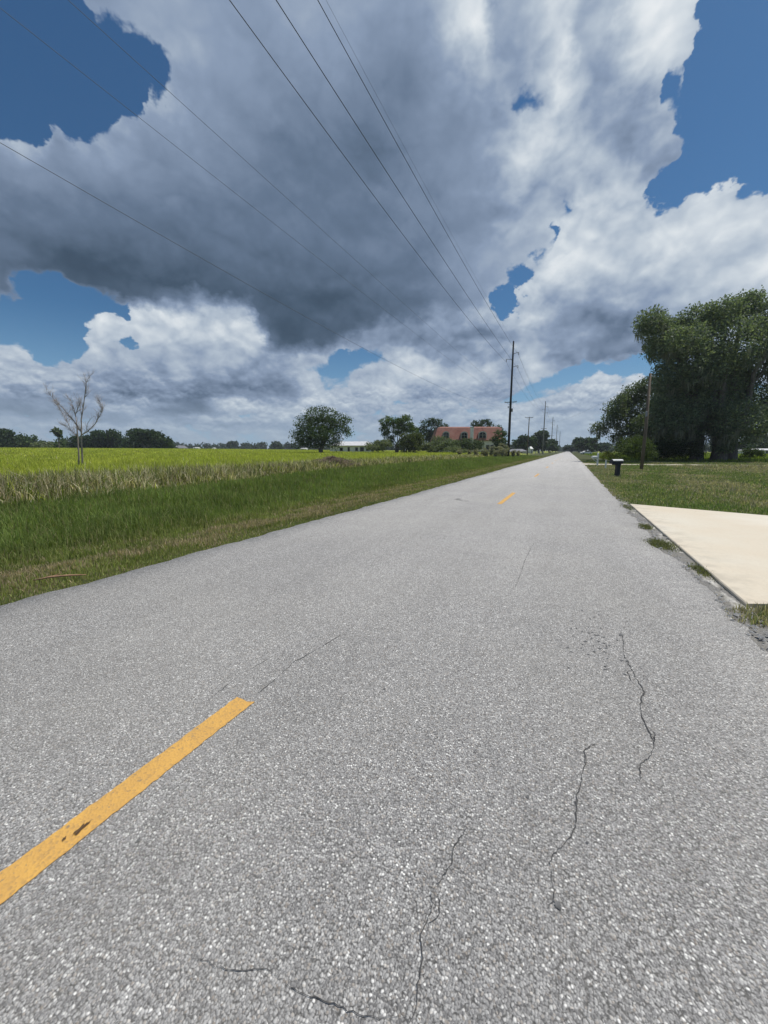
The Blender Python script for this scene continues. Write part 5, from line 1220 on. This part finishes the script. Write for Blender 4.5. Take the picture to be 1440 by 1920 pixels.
# brush heap on the edge of the tall grass
x, y = at(622, 30.5); z = zat(x, y)
V_ = []; F_ = []
mb = MB(); r_ = random.Random(3)
for k in range(620):
    a_ = r_.uniform(0, 2*PI); rr_ = abs(r_.gauss(0, .75)); px_, py_ = math.cos(a_)*rr_*1.5, math.sin(a_)*rr_*.8
    hh = max(0, .85-.36*rr_)*r_.uniform(.2, 1)
    d_ = Vector((r_.gauss(0, 1), r_.gauss(0, 1), r_.gauss(0, .35))).normalized()*r_.uniform(.15, .5)
    c_ = Vector((px_, py_, hh+.1)); mb.tube([c_-d_, c_+Vector((0, 0, .05)), c_+d_], [.014, .012, .005], 4)
o = mb.build('brush_heap', simple('dry_brush', (.30, .23, .18), (.15, .11, .08), 4, .95)); o.location = (x, y, z+.1); o.rotation_euler.z = YAW
tag(o, 'brown heap of dry cut brush at the edge of the tall grass', 'brush heap')
# fallen stick
mb = MB(); mb.tube([(-5.17, 1.98, zat(-5.17, 1.98)+.055), (-5.05, 2.09, zat(-5.05, 2.09)+.075), (-4.94, 2.2, zat(-4.94, 2.2)+.07), (-4.80, 2.31, zat(-4.8, 2.31)+.06)], [.006, .012, .011, .005], 7)
mb.tube([(-5.05, 2.09, zat(-5.05, 2.09)+.075), (-5.00, 2.17, zat(-5, 2.17)+.10)], [.007, .003], 5)
o = mb.build('fallen_stick', simple('dry_stick', (.36, .22, .13), (.22, .13, .08), 20, .9), None, True); tag(o, 'thin brown stick lying on the verge near the road', 'stick')
# weed clumps growing from the gap between road and driveway
def clump(x, y, rx, ry, n, label, seed):
    r2 = np.random.default_rng(seed)
    xs = x+r2.normal(0, rx, n); ys_ = y+r2.normal(0, ry, n)
    col = mixc((.11, .14, .05), (.20, .19, .11), r2.random(n))*r2.uniform(.6, 1.3, (n, 1))
    z = np.full(n, .0)
    o = blades('weed_clump', xs, ys_, r2.uniform(.015, .055, n), np.full(n, .007), np.clip(col, .01, 1), lean=.9, z=z)
    tag(o, label, 'weeds', kind='stuff')
clump(1.36, 6.9, .08, .17, 1700, 'largest patch of low weeds in the broken road edge beside the driveway', 1)
clump(1.39, 8.45, .05, .13, 700, 'middle patch of low weeds in the broken road edge beside the driveway', 2)
clump(1.50, 5.55, .03, .12, 500, 'smaller patch of low weeds at the near part of the driveway edge', 3)
clump(1.42, 11.2, .06, .3, 500, 'weeds at the far corner of the driveway', 4)
# loose chips on the road edge
r3 = np.random.default_rng(44)
mb = MB()
for k in range(420):
    yy = r3.uniform(3.3, 13); xx_ = float(edge_r(np.array([yy]))[0])+abs(r3.normal(0, .10))-.02
    if xx_ > 1.54 and yy > 4.3: continue
    s = r3.uniform(.006, .02); zz = .004
    vs = [(xx_+math.cos(a_)*s*r3.uniform(.6, 1.2), yy+math.sin(a_)*s*r3.uniform(.6, 1.2), zz) for a_ in [q_*PI/3 for q_ in range(6)]]
    mb.add(vs+[(xx_, yy, zz+s*.7)], [(q_, (q_+1) % 6, 6) for q_ in range(6)])
o = mb.build('loose_gravel', simple('pale_chip', (.40, .40, .39), (.16, .16, .16), 50, .9)); tag(o, 'loose stone chips along the crumbled road edge', 'gravel', kind='stuff')

# ------------------------------------------------------------------ the air
m = bpy.data.materials.new('haze_air'); m.use_nodes = True; m.node_tree.nodes.clear()
o_ = m.node_tree.nodes.new('ShaderNodeOutputMaterial'); pv = m.node_tree.nodes.new('ShaderNodeVolumePrincipled')
pv.inputs['Color'].default_value = (.80, .88, .96, 1); pv.inputs['Density'].default_value = .00022; pv.inputs['Anisotropy'].default_value = 0.2
m.node_tree.links.new(pv.outputs['Volume'], o_.inputs['Volume'])
mb = MB(); mb.box(-6500, 6500, -500, 7500, -1.6, 40)
hzb = mb.build('haze', m); tag(hzb, kind='stuff')
